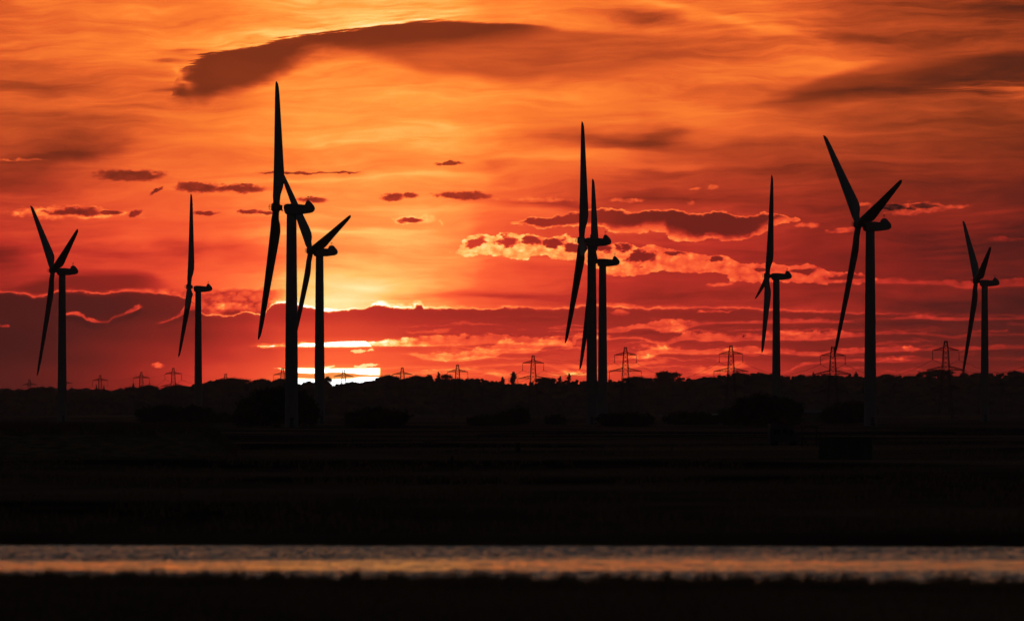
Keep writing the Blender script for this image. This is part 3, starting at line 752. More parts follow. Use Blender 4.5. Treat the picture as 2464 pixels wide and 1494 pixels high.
for a in [
    (232, 925, 5, 'conifer', 'slim dark conifer just left of the third pylon from the left'),
    (250, 926, 4, 'conifer', 'slim dark conifer just right of the third pylon from the left'),
    (321, 922, 9, 'conifer', 'pointed conifer on the skyline left of the fourth pylon'),
    (318, 930, 17, 'round', 'bushy tree at the foot of the pointed conifer on the left'),
    (358, 926, 22, 'flat', 'flat-topped tree in front of the fourth pylon from the left'),
    (100, 930, 26, 'round', 'low round tree on the skyline left of the leftmost turbine tower'),
    (426, 926, 34, 'round', 'broad hedge-like tree clump below the pylon left of the second turbine'),
    (562, 909, 36, 'round', 'broad domed tree between the second turbine and the tallest turbine'),
    (630, 911, 22, 'round', 'rounded skyline tree left of the tallest turbine'),
    (676, 910, 16, 'round', 'skyline tree touching the left side of the tallest tower'),
    (788, 906, 11, 'open', 'ragged tree against the sun, right of the second tower of the pair'),
    (742, 917, 14, 'round', 'small tree against the sun between the two sunset towers'),
    (936, 902, 24, 'round', 'broad tree just right of the setting sun'),
    (1003, 903, 22, 'round', 'rounded tree right of the small pylon beside the sun'),
    (1032, 902, 8, 'open', 'thin ragged tree left of the slim skyline poplar near the sun'),
    (1055, 895, 5, 'poplar', 'slim poplar beside the umbrella-shaped tree on the skyline'),
    (1073, 900, 15, 'open', 'umbrella-shaped open tree with sky showing through, centre of the skyline'),
    (1210, 907, 7, 'poplar', 'short pointed poplar left of the tall skyline poplar'),
    (1235, 895, 11, 'poplar', 'tallest dark poplar on the skyline, left of the central pylon'),
    (1313, 907, 24, 'round', 'rounded tree just right of the central pylon'),
    (1347, 906, 7, 'poplar', 'small pointed tree between the central pylon and the paired towers'),
    (1369, 899, 6, 'poplar', 'narrow poplar just left of the two close towers'),
    (1530, 905, 28, 'round', 'low domed tree right of the pylon beside the two close towers'),
    (1599, 893, 20, 'round', 'high-crowned tree standing above the ridge in the right half'),
    (1625, 895, 13, 'open', 'loose tree attached to the right of the high-crowned tree'),
    (1776, 895, 14, 'round', 'tree growing in front of the pylon left of the seventh tower'),
    (1958, 896, 6, 'poplar', 'stubby poplar left of the pylon crossed by a blade tip'),
    (2060, 894, 14, 'conifer', 'pointed bushy tree just left of the big right-hand tower'),
    (2134, 900, 20, 'round', 'rounded tree just right of the big right-hand tower'),
    (2213, 896, 8, 'open', 'leaning ragged tree with a gap beside it, left of the rightmost pylon'),
    (2258, 889, 38, 'flat', 'large spreading tree in front of the rightmost pylon'),
    (2320, 897, 10, 'round', 'blocky tree below the lowest blade tip of the rightmost turbine'),
    (2352, 897, 14, 'round', 'tree against the left side of the rightmost tower'),
    (2442, 892, 18, 'round', 'domed tree near the right edge of the skyline')]:
    crest_tree(*a)
# nearer trees and thickets on the marsh, dark against the ridge
BG = 'dark thickets on the marsh'
def marsh_tree(u, vt, vb, hw, kind, label, cat='tree', name='broadleaf_tree', lobes=None, dens=1.0):
    D = 118250 / (vb - VH); w = hw * 2 / F * D; h = (vb - vt) / F * D
    tree(name, ((u - U0) / F * D, D, 0), w, h, kind, label, cat, BG if name == 'bush' else 'dark trees on the marsh', rnd, 'leaf', dens, .5 * D / 3000, lobes)
marsh_tree(667, 931, 1027, 97, 'round', 'huge round dark tree in front of the tallest tower, below the sun', lobes=[
    (-.36, .30, .17, .30), (-.30, .52, .17, .24), (-.14, .66, .20, .26), (.05, .74, .20, .26), (.22, .66, .18, .26), (.33, .46, .16, .26), (.40, .30, .12, .22), (0, .40, .28, .34), (-.2, .22, .2, .2), (.18, .24, .18, .18)], dens=2.2)
marsh_tree(904, 984, 1030, 70, 'round', 'low domed bush below the sun, right of the huge round tree', 'bush', 'bush', dens=1.6)
marsh_tree(395, 980, 1019, 60, 'round', 'bushy thicket in front of the second turbine, left part', 'bush', 'bush', dens=1.5)
marsh_tree(462, 981, 1019, 46, 'round', 'bushy thicket at the foot of the second turbine', 'bush', 'bush', dens=1.3)
marsh_tree(534, 998, 1017, 34, 'round', 'small low bush left of the huge round tree', 'bush', 'bush')
marsh_tree(1225, 984, 1023, 50, 'round', 'spreading bush on the marsh below the tall poplar', 'bush', 'bush', dens=1.3, lobes=[(-.38, .28, .16, .24), (-.16, .42, .18, .30), (.06, .58, .18, .32), (.28, .78, .16, .24), (.34, .4, .16, .3), (0, .25, .3, .2)])
marsh_tree(1168, 1003, 1024, 40, 'round', 'low bush at the left foot of the spreading bush in the middle', 'bush', 'bush')
marsh_tree(1337, 1004, 1021, 18, 'round', 'small round bush left of the two close towers', 'bush', 'bush')
marsh_tree(1508, 997, 1027, 66, 'round', 'dark bush at the right foot of the two close towers', 'bush', 'bush', dens=1.4)
marsh_tree(1668, 995, 1022, 60, 'round', 'dark bush left of the pale shed roof', 'bush', 'bush', dens=1.3)
marsh_tree(1833, 952, 1026, 62, 'round', 'dark round tree behind the campervan', dens=1.8)
marsh_tree(1893, 962, 1025, 36, 'round', 'dark tree joined to the right of the tree behind the campervan', dens=1.2)
marsh_tree(1778, 980, 1024, 42, 'round', 'lower dark tree between the pale shed and the campervan', dens=1.2)
marsh_tree(2052, 970, 1019, 44, 'round', 'dark domed tree at the foot of the big right-hand tower', dens=1.5)
marsh_tree(2010, 984, 1019, 30, 'round', 'lower tree on the left flank of the domed tree by the right-hand tower', dens=1.1)
# ---------------------------------------------------------------- wind turbines
PITCH = 55.0; TW = -1
HUB = 66.0; RT = 4.0; CONE = 2.5; BL = 45.0
TURB_GROUP = 'wind turbines of the wind farm'
def turbine_meshes():
    D = {}
    m = Mesh(); H = HUB - 2.2
    m.lathe([(-1.5, 2.25), (0, 2.2), (.25, 2.2)] + [(H * f, 2.05 + (1.46 - 2.05) * f ** 1.15) for f in (.01, .12, .24, .36, .48, .60, .72, .84, .94, 1.0)], 32)
    D['tower'] = m.data('tower', 'paint', True)
    m = Mesh()
    m.lathe([(-.12, 1.9), (-.1, 1.93), (.1, 1.93), (.12, 1.9)], 32)
    D['flange'] = m.data('flange', 'paint')
    m = Mesh().box((0, -2.12, 1.9), (1.0, .22, 2.2)).box((0, -2.6, .5), (1.4, 1.0, .9)); D['door'] = m.data('door', 'dark')
    # nacelle: profile (x, z) relative to the hub axis, swept across with rounded sides
    P = [(-2.33, .25), (-2.2, .58), (-1.8, .84), (-1.2, .92), (-.2, .92), (1.2, .88), (2.3, .76), (3.3, .68), (4.0, .66), (4.15, 1.0), (4.35, 1.62), (4.6, 1.9), (4.95, 1.97), (5.35, 1.86), (5.8, 1.38), (6.3, .82), (6.7, .32), (6.95, -.2), (6.98, -.7), (6.75, -1.25), (6.3, -1.62), (5.6, -1.84), (4.2, -2.02), (2.6, -2.22), (1.0, -2.28), (-.6, -2.25), (-1.5, -2.2), (-1.85, -2.0), (-2.15, -1.3), (-2.33, -.5)]
    cx, cz = 2.2, -.6
    R_ = []
    for y, s in ((-1.62, .72), (-1.6, .86), (-1.45, .96), (-1.1, 1.0), (1.1, 1.0), (1.45, .96), (1.6, .86), (1.62, .72)):
        R_.append([(cx + (x - cx) * (1 - (1 - s) * .35), y, cz + (z - cz) * s) for x, z in P])
    D['nacelle'] = Mesh().rings(R_).data('nacelle', 'paint')
    m = Mesh().lathe([(-.1, 1.38), (.3, 1.38)], 20, 'z', (0, 0, -2.45)); D['yaw_ring'] = m.data('yaw_ring', 'dark')
    m = Mesh()
    for y in (-.45, .45):
        m.bar((4.75, y, 1.9), (4.75, y, 3.1), .045, .03); m.box((4.75, y, 3.12), (.34, .08, .1)); m.box((4.75, y + .12, 2.7), (.06, .28, .06))
    m.bar((5.1, 0, 1.9), (5.1, 0, 2.9), .04, .03); m.lathe([(0, .16), (.2, .16), (.3, .08)], 8, 'z', (5.1, 0, 2.85)); D['sensor_mast'] = m.data('sensor_mast', 'dark')
    # hub and blades live in the rotor frame: origin at the rotor centre, -x is upwind
    m = Mesh().lathe([(-1.62, .55), (-1.55, .95), (-1.2, 1.28), (-.6, 1.46), (.3, 1.42), (.8, 1.2), (1.15, .85), (1.7, .78), (1.75, .7)], 24, 'x')
    D['hub'] = m.data('hub', 'paint', True)
    m = Mesh()
    for k in range(6):
        a = k * math.pi / 3
        m.tube([(-1.5, .95 * math.cos(a), .95 * math.sin(a)), (-2.05, .8 * math.cos(a), .8 * math.sin(a)), (-2.3, .45 * math.cos(a), .45 * math.sin(a)), (-2.38, 0, 0)], .035, 4)
    for q in range(12):
        a, b = q * math.pi / 6, (q + 1) * math.pi / 6
        m.bar((-2.05, .8 * math.cos(a), .8 * math.sin(a)), (-2.05, .8 * math.cos(b), .8 * math.sin(b)), .035)
    D['hub_cage'] = m.data('hub_cage', 'dark')
    # blade along +z: circular root, widest a fifth of the way out, tapering to a rounded tip
    st = [(0.9, 1.02, 2.04, 2.04), (2.2, 1.02, 2.06, 2.0), (4.2, 1.05, 2.6, 1.8), (6.5, 1.08, 3.35, 1.5), (8.8, 1.05, 3.72, 1.25), (12, .98, 3.6, 1.02), (16, .88, 3.25, .86), (21, .76, 2.86, .74), (26, .66, 2.5, .62), (31, .56, 2.14, .52), (36, .46, 1.8, .42), (40, .36, 1.5, .34), (42.8, .27, 1.2, .26), (44.2, .17, .82, .16), (45.0, .04, .22, .06)]
    R_ = []; n = 20
    for (r, le, ch, th) in st:
        pit = R(PITCH + 8 * min(1, r / 35.0))           # chord turned well towards the rotor axis (feathered)
        round_ = max(0.0, min(1.0, (6.5 - r) / 4.3)); ring = []
        for k in range(n):
            a = 2 * math.pi * k / n
            xc = .5 * (1 - math.cos(a))               # 0 leading .. 1 trailing
            t_ = 1.48 * math.sqrt(max(xc, 0)) * (1 - xc) + .05 * (1 - xc)
            za = (t_ * .95) * (1 if a <= math.pi else -.75)
            cx_ = (xc * ch - le, za * th)
            cr_ = (math.cos(a + math.pi) * ch / 2, math.sin(a) * th / 2)
            px = cr_[0] * round_ + cx_[0] * (1 - round_); py = cr_[1] * round_ + cx_[1] * (1 - round_)
            X = -px * math.sin(pit) * -1 + py * math.cos(pit) * .0 + py * math.cos(pit)
            Y = TW * (px * math.cos(pit) - py * math.sin(pit))
            X += -math.sin(R(CONE)) * r - .25 * (r / 45.0) ** 2
            ring.append((X, Y, r))
        R_.append(ring)
    D['blade'] = Mesh().rings(R_).data('blade', 'paint', True)
    return D
TD = turbine_meshes()
def turbine(u_hub, v_hub, u_tow, theta, yaw, label, du=0, dv=0, rs=1.0):
    d = F * (HUB - EYE) / (VH - v_hub)
    x = (u_tow - U0) / F * d
    root = empty('wind_turbine', (x, d, 0), R(yaw), label, 'wind turbine', TURB_GROUP)
    put('tower', TD['tower'], root); tw = KIDS(root)[0]
    put('flange', TD['flange'], tw).location = (0, 0, 21.3); fl_ = put('flange', TD['flange'], tw); fl_.location = (0, 0, 42.5); fl_.scale = (.9, .9, 1); put('door', TD['door'], tw)
    nac = put('nacelle', TD['nacelle'], root); nac.location = (0, 0, HUB)
    ms = put('sensor_mast', TD['sensor_mast'], nac); yr = put('yaw_ring', TD['yaw_ring'], nac)
    over = (u_tow - u_hub - du) / F * d / math.cos(R(yaw))
    Mr = Matrix.Translation((-over, 0, HUB - dv / F * d)) @ Matrix.Rotation(R(RT), 4, 'Y')
    hb = put('hub', TD['hub'], root); hb.matrix_local = Mr
    cg = put('hub_cage', TD['hub_cage'], hb)
    for k in range(3):
        b = put('blade', TD['blade'], root); b.matrix_local = Mr @ Matrix.Rotation(R(theta + 120 * k), 4, 'X') @ Matrix.Diagonal((1, 1, rs * 1.015, 1))
    return root
turbine(125, 650, 149.5, 68.24, 18.11, 'leftmost wind turbine, blades in a Y at the left edge of the picture', 2.69, 1.02, 1.015)
turbine(456, 692, 477, -136.22, 3.36, 'slim wind turbine with upright blade, second from the left, standing alone', -0.55, -1.74, 1.059)
turbine(669, 498, 701.5, 88.39, 2.98, 'largest and tallest wind turbine, its tower just left of the sun', -3.70, 1.24, 0.989)
turbine(745, 603, 769, -166.18, 22.65, 'wind turbine with a raised right blade, its tower in front of the sun', 3.26, 0.98, 0.999)
turbine(1397, 578, 1424, -142.30, 2.32, 'taller front turbine of the close pair right of centre', 2.99, 0.89, 1.019)
turbine(1426.5, 628, 1450, 77.56, 0.30, 'shorter turbine half hidden behind the tower of the close pair', 0.10, 1.24, 1.018)
turbine(1845, 662, 1868, 137.69, 2.02, 'wind turbine with upright blade standing between the close pair and the big right turbine', 1.80, 1.78, 1.034)
turbine(2068, 540, 2094, 72.26, 18.55, 'big wind turbine with blades in a Y on the right', -1.99, 0.02, 0.974)
turbine(2349, 678, 2369.5, -170.07, 7.64, 'rightmost wind turbine near the right edge of the picture', -0.21, -1.60, 0.991)

# ---------------------------------------------------------------- electricity pylons
def pylon_meshes():
    hw = [(0, 4.4), (9, 3.35), (18, 2.75), (24, 2.4), (29.4, 2.1), (31.8, 1.98), (36, 1.75), (41.2, 1.5), (43, 1.3), (45, 1.0), (47, .75)]
    D = {}; m = Mesh()
    def corner(i, q):
        z, h = hw[i]; a, b = ((-1, -1), (1, -1), (1, 1), (-1, 1))[q % 4]; return (a * h, b * h, z)
    def pt(z, q):
        for (a, b), (c, d) in zip(hw, hw[1:]):
            if z <= c: h = b + (d - b) * (z - a) / (c - a); break
        s = ((-1, -1), (1, -1), (1, 1), (-1, 1))[q % 4]; return (s[0] * h, s[1] * h, z)
    for q in range(4):
        for i in range(len(hw) - 1): m.bar(corner(i, q), corner(i + 1, q), .17)
    zs = [0, 6, 11.5, 16.5, 21, 25.2, 29.4, 32.4, 35.2, 38.2, 41.2, 43, 45, 47]
    for z0, z1 in zip(zs, zs[1:]):
        for q in range(4):
            m.bar(pt(z0, q), pt(z1, q + 1), .085); m.bar(pt(z0, q + 1), pt(z1, q), .085)
            if z1 in (16.5, 29.4, 41.2, 43, 47): m.bar(pt(z1, q), pt(z1, q + 1), .1)
    D['lattice_mast'] = m.data('lattice_mast', 'steel')
    def arm(z, dz, L, sx):
        m = Mesh(); h0 = dict((18, 2.75) if z == 18 else (z, 2.1 if z < 35 else 1.5) for _ in (0,)).get(z, 2.0)
        tip = (sx * L, 0, z); n = 5
        for sy in (-1, 1):
            a = (sx * h0, sy * h0, z); b = (sx * h0 * .92, sy * h0 * .92, z + dz)
            m.bar(a, tip, .17); m.bar(b, (sx * L, 0, z + .15), .16)
            pl = [Vector(a).lerp(Vector(tip), k / n) for k in range(n + 1)]; pu = [Vector(b).lerp(Vector(tip), k / n) for k in range(n + 1)]
            for k in range(1, n): m.bar(pl[k], pu[k], .09); m.bar(pl[k], pu[k - 1], .09)
        return m
    for nm, z, dz, L in (('low', 18, 2.6, 9.5), ('mid', 29.4, 2.5, 11.7), ('top', 41.2, 1.9, 8.05)):
        for sx in (-1, 1): D[nm + str(sx)] = arm(z, dz, L, sx).data('cross_arm', 'steel')
    m = Mesh(); m.bar((0, 0, 0), (0, 0, -5.6), .15)
    for k in range(20): m.lathe([(-.05, .1), (0, .22), (.05, .1)], 6, 'z', (0, 0, -.6 - k * .22))
    m.bar((-.35, 0, -5.55), (.35, 0, -5.55), .09); m.tube([(.35 * math.cos(a), 0, -5.0 + .45 * math.sin(a)) for a in [k * math.pi / 4 for k in range(9)]], .05, 4)
    D['insulator'] = m.data('insulator', 'insul')
    return D
PD = pylon_meshes()
ARMS = (('low', 18, 9.5), ('mid', 29.4, 11.7), ('top', 41.2, 8.05))
PYG = 'lattice electricity pylons along the skyline'
def pylon(u, vt, d, label):
    x = (u - U0) / F * d; zt = EYE + (VH - vt) / F * d
    root = empty('electricity_pylon', (x, d, zt - 47), R(8), label, 'electricity pylon', PYG)
    put('lattice_mast', PD['lattice_mast'], root)
    for nm, z, L in ARMS:
        for sx in (-1, 1):
            a = put('cross_arm', PD[nm + str(sx)], root)
            i = put('insulator', PD['insulator'], a); i.location = (sx * L, 0, z)
    return root
PYL = [(2276, 820, 5912, 'tallest pylon, at the right between the big turbine and the rightmost turbine'),
       (2004, 834, 6307, 'pylon behind the lowest blade tip of the big right-hand turbine'),
       (1759, 831, 6643, 'pylon left of the tower between the close pair and the big right turbine'),
       (1505, 835, 7160, 'pylon just right of the close pair of towers'),
       (1283, 855, 7414, 'pylon in the middle of the skyline right of the tall poplar'),
       (1101, 877, 7725, 'pylon beside the umbrella-shaped tree'),
       (968, 884, 8155, 'small pylon just right of the sun'),
       (827, 889, 8400, 'faint pylon standing in the glare of the sun'),
       (680, 886, 8800, 'pylon half hidden by the left side of the tallest tower'),
       (543, 899, 9300, 'pylon tip showing above the domed trees left of the tallest turbine'),
       (417, 885, 9460, 'pylon left of the second turbine, with two pairs of arms showing'),
       (340, 895, 9700, 'pylon behind the flat-topped tree on the left'),
       (241, 902, 10280, 'pylon standing between two slim conifers on the left'),
       (155, 909, 10500, 'pylon hidden behind the leftmost turbine tower, only its arm ends showing'),
       (71, 913, 10750, 'smallest pylon near the left edge of the picture')]
PYO = [pylon(*p) for p in PYL]
def power_lines():
    pts = []
    for (u, vt, d, _) in PYL:
        x = (u - U0) / F * d; zt = EYE + (VH - vt) / F * d; pts.append((x, d, zt - 47))
    p0 = Vector(pts[0]); p1 = Vector(pts[1]); ext = p0 + (p0 - p1) * .9; ext.z = 0
    pts = [tuple(ext)] + pts
    names = ['right of the tallest pylon, leaving the picture'] + ['running left from the %s pylon counted from the right' % w for w in ('first', 'second', 'third', 'fourth', 'fifth', 'sixth', 'seventh', 'eighth', 'ninth', 'tenth', 'eleventh', 'twelfth', 'thirteenth', 'fourteenth')]
    ca, sa = math.cos(R(8)), math.sin(R(8))
    for k in range(len(pts) - 1):
        a, b = Vector(pts[k]), Vector(pts[k + 1])
        root = empty('power_line', tuple((a + b) / 2), 0, 'sagging cables ' + names[k], 'power line', 'power cables between the pylons')
        o = (a + b) / 2
        for nm, z, L in ARMS:
            for sx in (-1, 1):
                m = Mesh(); dz = z - 5.6
                A = a + Vector((sx * L * ca, sx * L * sa, dz)) - o; B = b + Vector((sx * L * ca, sx * L * sa, dz)) - o
                sag = 9.5 * min(1.3, (A - B).length / 380); n = 14; P = []
                for i in range(n + 1):
                    f = i / n; q = A.lerp(B, f); q.z -= 4 * sag * f * (1 - f); P.append(q)
                m.tube(P, .10, 3)
                for f in (1, n - 1): m.box(P[f], (.3, .3, .3))
                m.build('cable', 'wire', root)
        m = Mesh(); A = a + Vector((0, 0, 47)) - o; B = b + Vector((0, 0, 47)) - o; P = []
        for i in range(15):
            f = i / 14; q = A.lerp(B, f); q.z -= 4 * 7 * f * (1 - f); P.append(q)
        m.tube(P, .045, 3); m.build('earth_wire', 'wire', root)
power_lines()
# ---------------------------------------------------------------- birds
def bird(u, v, d, span, bank, head, dihed, label):
    root = empty('bird', tuple(at(u, v, d)), R(head), label, 'bird', 'small birds in the sky')
    root.rotation_euler = (R(bank), 0, R(head))
    b = Mesh().lathe([(-.5, .015), (-.42, .05), (-.2, .085), (.1, .1), (.3, .07), (.4, .055), (.5, .05), (.6, .01)], 10, 'x')
    b.add([(-.62, -.1, 0), (-.62, .1, 0), (-.3, .03, .03), (-.3, -.03, .03)], [(0, 1, 2, 3)])
    for q in b.v: pass
    b.v = [(x * span * .42, y * span * .42, z * span * .42) for x, y, z in b.v]
    b.build('body', 'bird', root, True)
    for s in (-1, 1):
        m = Mesh(); L = span / 2; rows = []
        for f, ch, zz in ((0.06, .16, 0), (.3, .17, math.sin(R(dihed)) * .3), (.55, .13, math.sin(R(dihed)) * .5 + .02), (.8, .08, math.sin(R(dihed)) * .45), (1.0, .015, math.sin(R(dihed)) * .35)):
            x0 = -.1 * max(0, f - .5) * span; t_ = .012 * span
            rows.append([(x0 + ch * span * .5, s * f * L, zz * L), (x0, s * f * L, zz * L + t_), (x0 - ch * span * .5, s * f * L, zz * L), (x0, s * f * L, zz * L - t_)])
        m.rings(rows); m.build('wing', 'bird', root)
for b in [(948, 834, 4000, 1.25, 15, 160, 22, 'gull gliding above the right edge of the sun'),
          (1789, 810, 2400, 1.35, -25, 20, 30, 'gull with raised wing below the lit cloud left of the seventh tower'),
          (1855, 801, 3300, 1.25, 30, 75, 35, 'bird touching the left side of the seventh tower'),
          (2128, 505, 3300, .9, 10, 190, 20, 'bird just above the nacelle of the big right turbine'),
          (341, 511, 4200, 1.3, 5, 20, 8, 'bird with level wings on the small dark cloud at the left'),
          (397, 295, 3400, .7, 20, 40, 15, 'tiny bird high in the sky between the second and third turbines'),
          (124, 337, 3800, .75, -10, 15, 15, 'tiny bird left of centre height at the left edge'),
          (74, 61, 3600, .8, 10, 160, 10, 'tiny bird near the top left corner'),
          (606, 420, 5200, .8, 0, 10, 20, 'speck of a bird left of the tallest upright blade'),
          (2057, 832, 3600, .5, 30, 60, 30, 'tiny bird between the big right tower and its lowest blade'),
          (1346, 549, 5000, .7, 10, 30, 20, 'speck of a bird between the two long lit clouds')]:
    bird(*b)

# ---------------------------------------------------------------- roadside: barrier, campervan, frame, container, fence, markers
def guard_rail():
    root = empty('guard_rail', tuple(at(1400, 1048, 1900)[:2]) + (0,), 0, 'long dark steel crash barrier crossing the marsh in front of the close pair', 'crash barrier')
    ctrl = [(1010, 1068, 1420), (1060, 1060, 1520), (1150, 1047.5, 1700), (1254, 1042.5, 1850), (1342, 1041, 1900), (1560, 1041, 1900), (1845, 1041, 1900), (2300, 1041, 1920)]
    P = []
    for (a, b) in zip(ctrl, ctrl[1:]):
        n = max(1, int(((b[0] - a[0]) ** 2) ** .5 / 28.0))
        for k in range(n):
            f = k / n; u, v, d = (a[i] + (b[i] - a[i]) * f for i in range(3)); P.append(at(u, v, d))
    P.append(at(*ctrl[-1]))
    o = root.location; m = Mesh()
    for a, b in zip(P, P[1:]):
        a = a - o; b = b - o
        for dz, dy in ((.14, .0), (.06, -.05), (-.06, -.05), (-.14, .0)):
            pass
        prof = [(0, .17), (-.07, .11), (-.07, .05), (0, 0), (-.07, -.05), (-.07, -.11), (0, -.17), (.03, -.17), (.03, .17)]
        m.rings([[(a.x, a.y + y, a.z + z) for y, z in prof], [(b.x, b.y + y, b.z + z) for y, z in prof]])
    m.build('rail', 'steel', root)
    for a in P[::2]:
        q = a - o; zb = -.3
        Mesh().box((q.x, q.y + .1, (q.z + .1 + zb) / 2), (.16, .12, q.z + .1 - zb)).build('post', 'steel', root)
guard_rail()
def campervan():
    D = 118250 / (1072 - VH); c = at(1886, 1072, D)
    root = empty('campervan', (c.x, c.y, 0), R(10), 'grey campervan with sloping front parked left of the wooden frame', 'campervan')
    L = 4.3
    P = [(-2.15, .45), (-2.17, 2.2), (-2.12, 2.98), (-2.0, 3.08), (.42, 3.04), (.62, 2.95), (1.45, 2.0), (1.62, 1.72), (1.98, 1.45), (2.15, 1.15), (2.15, .5)]
    R_ = [[(x * s, y, z if z < 2.5 else z - e) for x, z in P] for y, s, e in ((-1.0, .985, .1), (-.95, 1, .02), (.95, 1, .02), (1.0, .985, .1))]
    body = Mesh().rings(R_).build('body', 'van', root)
    for nm, x0, x1, z0, z1 in (('window', -1.7, -.7, 1.7, 2.35), ('window', -.4, .35, 1.7, 2.35), ('cab_window', .6, 1.15, 1.62, 2.3)):
        Mesh().box(((x0 + x1) / 2, -1.0, (z0 + z1) / 2), (x1 - x0, .05, z1 - z0)).build(nm, 'glass', root)
    Mesh().add([(.70, -.85, 2.88), (1.47, -.85, 2.02), (1.47, .85, 2.02), (.70, .85, 2.88), (.66, -.85, 2.86), (1.43, -.85, 2.0), (1.43, .85, 2.0), (.66, .85, 2.86)],
               [(0, 1, 2, 3), (7, 6, 5, 4), (0, 4, 5, 1), (1, 5, 6, 2), (2, 6, 7, 3), (3, 7, 4, 0)]).build('windscreen', 'glass', root)
    for x in (-1.35, 1.35):
        for y in (-.88, .88):
            w = Mesh(); w.rings([[(x + .36 * math.cos(k * .314), y + e, .36 + .36 * math.sin(k * .314)) for k in range(20)] for e in (-.12, .12)])
            w_ = w.build('wheel', 'rubber', root)
            Mesh().rings([[(x + .19 * math.cos(k * .628), y + e, .36 + .19 * math.sin(k * .628)) for k in range(10)] for e in (-.135, .135)]).build('rim', 'steel', w_)
    for y in (-.7, .7): Mesh().box((2.16, y, .95), (.06, .28, .18)).build('headlight', 'glass', root)
    Mesh().box((2.17, 0, .55), (.12, 1.8, .2)).build('bumper', 'dark', root)
campervan()
def wood_frame():
    D = 118250 / (1076 - VH); k = D / F; a = at(1930, 1076, D)
    root = empty('timber_gateway', (a.x, a.y, 0), 0, 'upright wooden gate frame between the campervan and the green container', 'gate frame')
    W = 34 * k; H = 48 * k
    for x in (0, W): Mesh().box((x, 0, H / 2 - .15), (.22, .2, H + .3)).build('post', 'wood', root)
    Mesh().box((W / 2, 0, H + .1), (W + .5, .16, .18)).build('beam', 'wood', root)
    Mesh().bar((.1, .05, H * .55), (W * .45, .9, 0), .09).bar((W, .05, H * .9), (W + 1.2, .7, H * .25), .08).build('brace', 'wood', root)
wood_frame()
def container():
    D = 118250 / (1106 - VH); c = at(2035, 1106, D); k = D / F; W = 124 * k; H = 55 * k
    root = empty('shipping_container', (c.x, c.y, 0), R(-4), 'dark green shipping container standing right of the wooden frame', 'container')
    m = Mesh(); n = 44
    pro = []
    for i in range(n + 1): pro.append((-W / 2 + W * i / n, -1.22 + (.0 if (i // 2) % 2 else .05)))
    bot = pro + [(W / 2, 1.22), (-W / 2, 1.22)]
    m.rings([[(x, y, .15) for x, y in bot], [(x, y, H - .1) for x, y in bot]]); m.build('body', 'cont', root)
    f = Mesh()
    for x in (-W / 2, W / 2):
        for y in (-1.2, 1.2): f.box((x, y, H / 2 + .03), (.16, .16, H - .06))
    for z in (.1, H - .04):
        for y in (-1.2, 1.2): f.box((0, y, z), (W - .17, .14, .14))
    f.build('corner_frame', 'cont', root)
    Mesh().box((W * .22, -1.26, H * .48), (1.0, .05, H * .75)).build('door', 'dark', root)
    Mesh().box((W / 2 + .09, 0, H / 2), (.03, 2.2, H - .4)).build('door', 'cont', root)
container()
def fence_bits():
    D = 118250 / (1128 - VH); a = at(1088, 1128, D); k = D / F
    root = empty('broken_gate', (a.x, a.y, 0), 0, 'broken wooden gate with leaning rails in the grass below the middle bush', 'gate')
    Mesh().box((0, 0, .35), (.2, .2, 1.5)).build('post', 'wood', root)
    Mesh().bar((.6, 0, .15), (1.5, .1, .75), .06).bar((1.5, .1, .75), (2.2, 0, .1), .06).bar((.2, 0, .5), (.9, .05, .35), .05).build('rail', 'wood', root)
    D = 118250 / (1088 - VH); a = at(1247, 1088, D)
    root = empty('wooden_post', (a.x, a.y, 0), 0, 'thick wooden post at the end of the thin pale handrail', 'post')
    Mesh().box((0, 0, .5), (.5, .35, 1.2)).build('shaft', 'wood', root); Mesh().box((0, 0, 1.13), (.58, .42, .08)).build('cap', 'wood', root)
    root = empty('handrail', (0, 0, 0), 0, 'thin pale handrail running left from the thick post', 'handrail')
    P = [at(1075, 1085, D), at(1163, 1073.5, D), at(1200, 1070.5, D), at(1240, 1070, D)]
    root.location = (P[1].x, P[1].y, 0); o = root.location
    Mesh().tube([p - o for p in P], .03, 6).build('rail', 'steel', root)
    for p in P: Mesh().bar((p.x - o.x, p.y - o.y, -.1), p - o, .035).build('post', 'steel', root)
    D = 118250 / (1083 - VH)
    for i, (u, v, lab) in enumerate([(1334, 1072, 'small pale marker plate below the left of the crash barrier'), (1448, 1072, 'small pale marker plate below the close pair of towers'),
                      (1550, 1075, 'small pale marker plate left of the marker nearest the campervan'), (1617, 1068, 'small pale marker plate, the highest, nearest the campervan'),
                      (1017, 1083, 'small pale marker plate at the left, left of the handrail')]):
        p = at(u, v, D); r = empty('marker_post', (p.x, p.y, 0), 0, lab, 'marker', 'small marker posts')
        Mesh().box((0, .03, p.z / 2), (.08, .05, p.z + .1)).build('post', 'wood', r)
        Mesh().box((0, -.02, p.z), (.55, .03, .26)).build('plate', 'plate', r)
fence_bits()
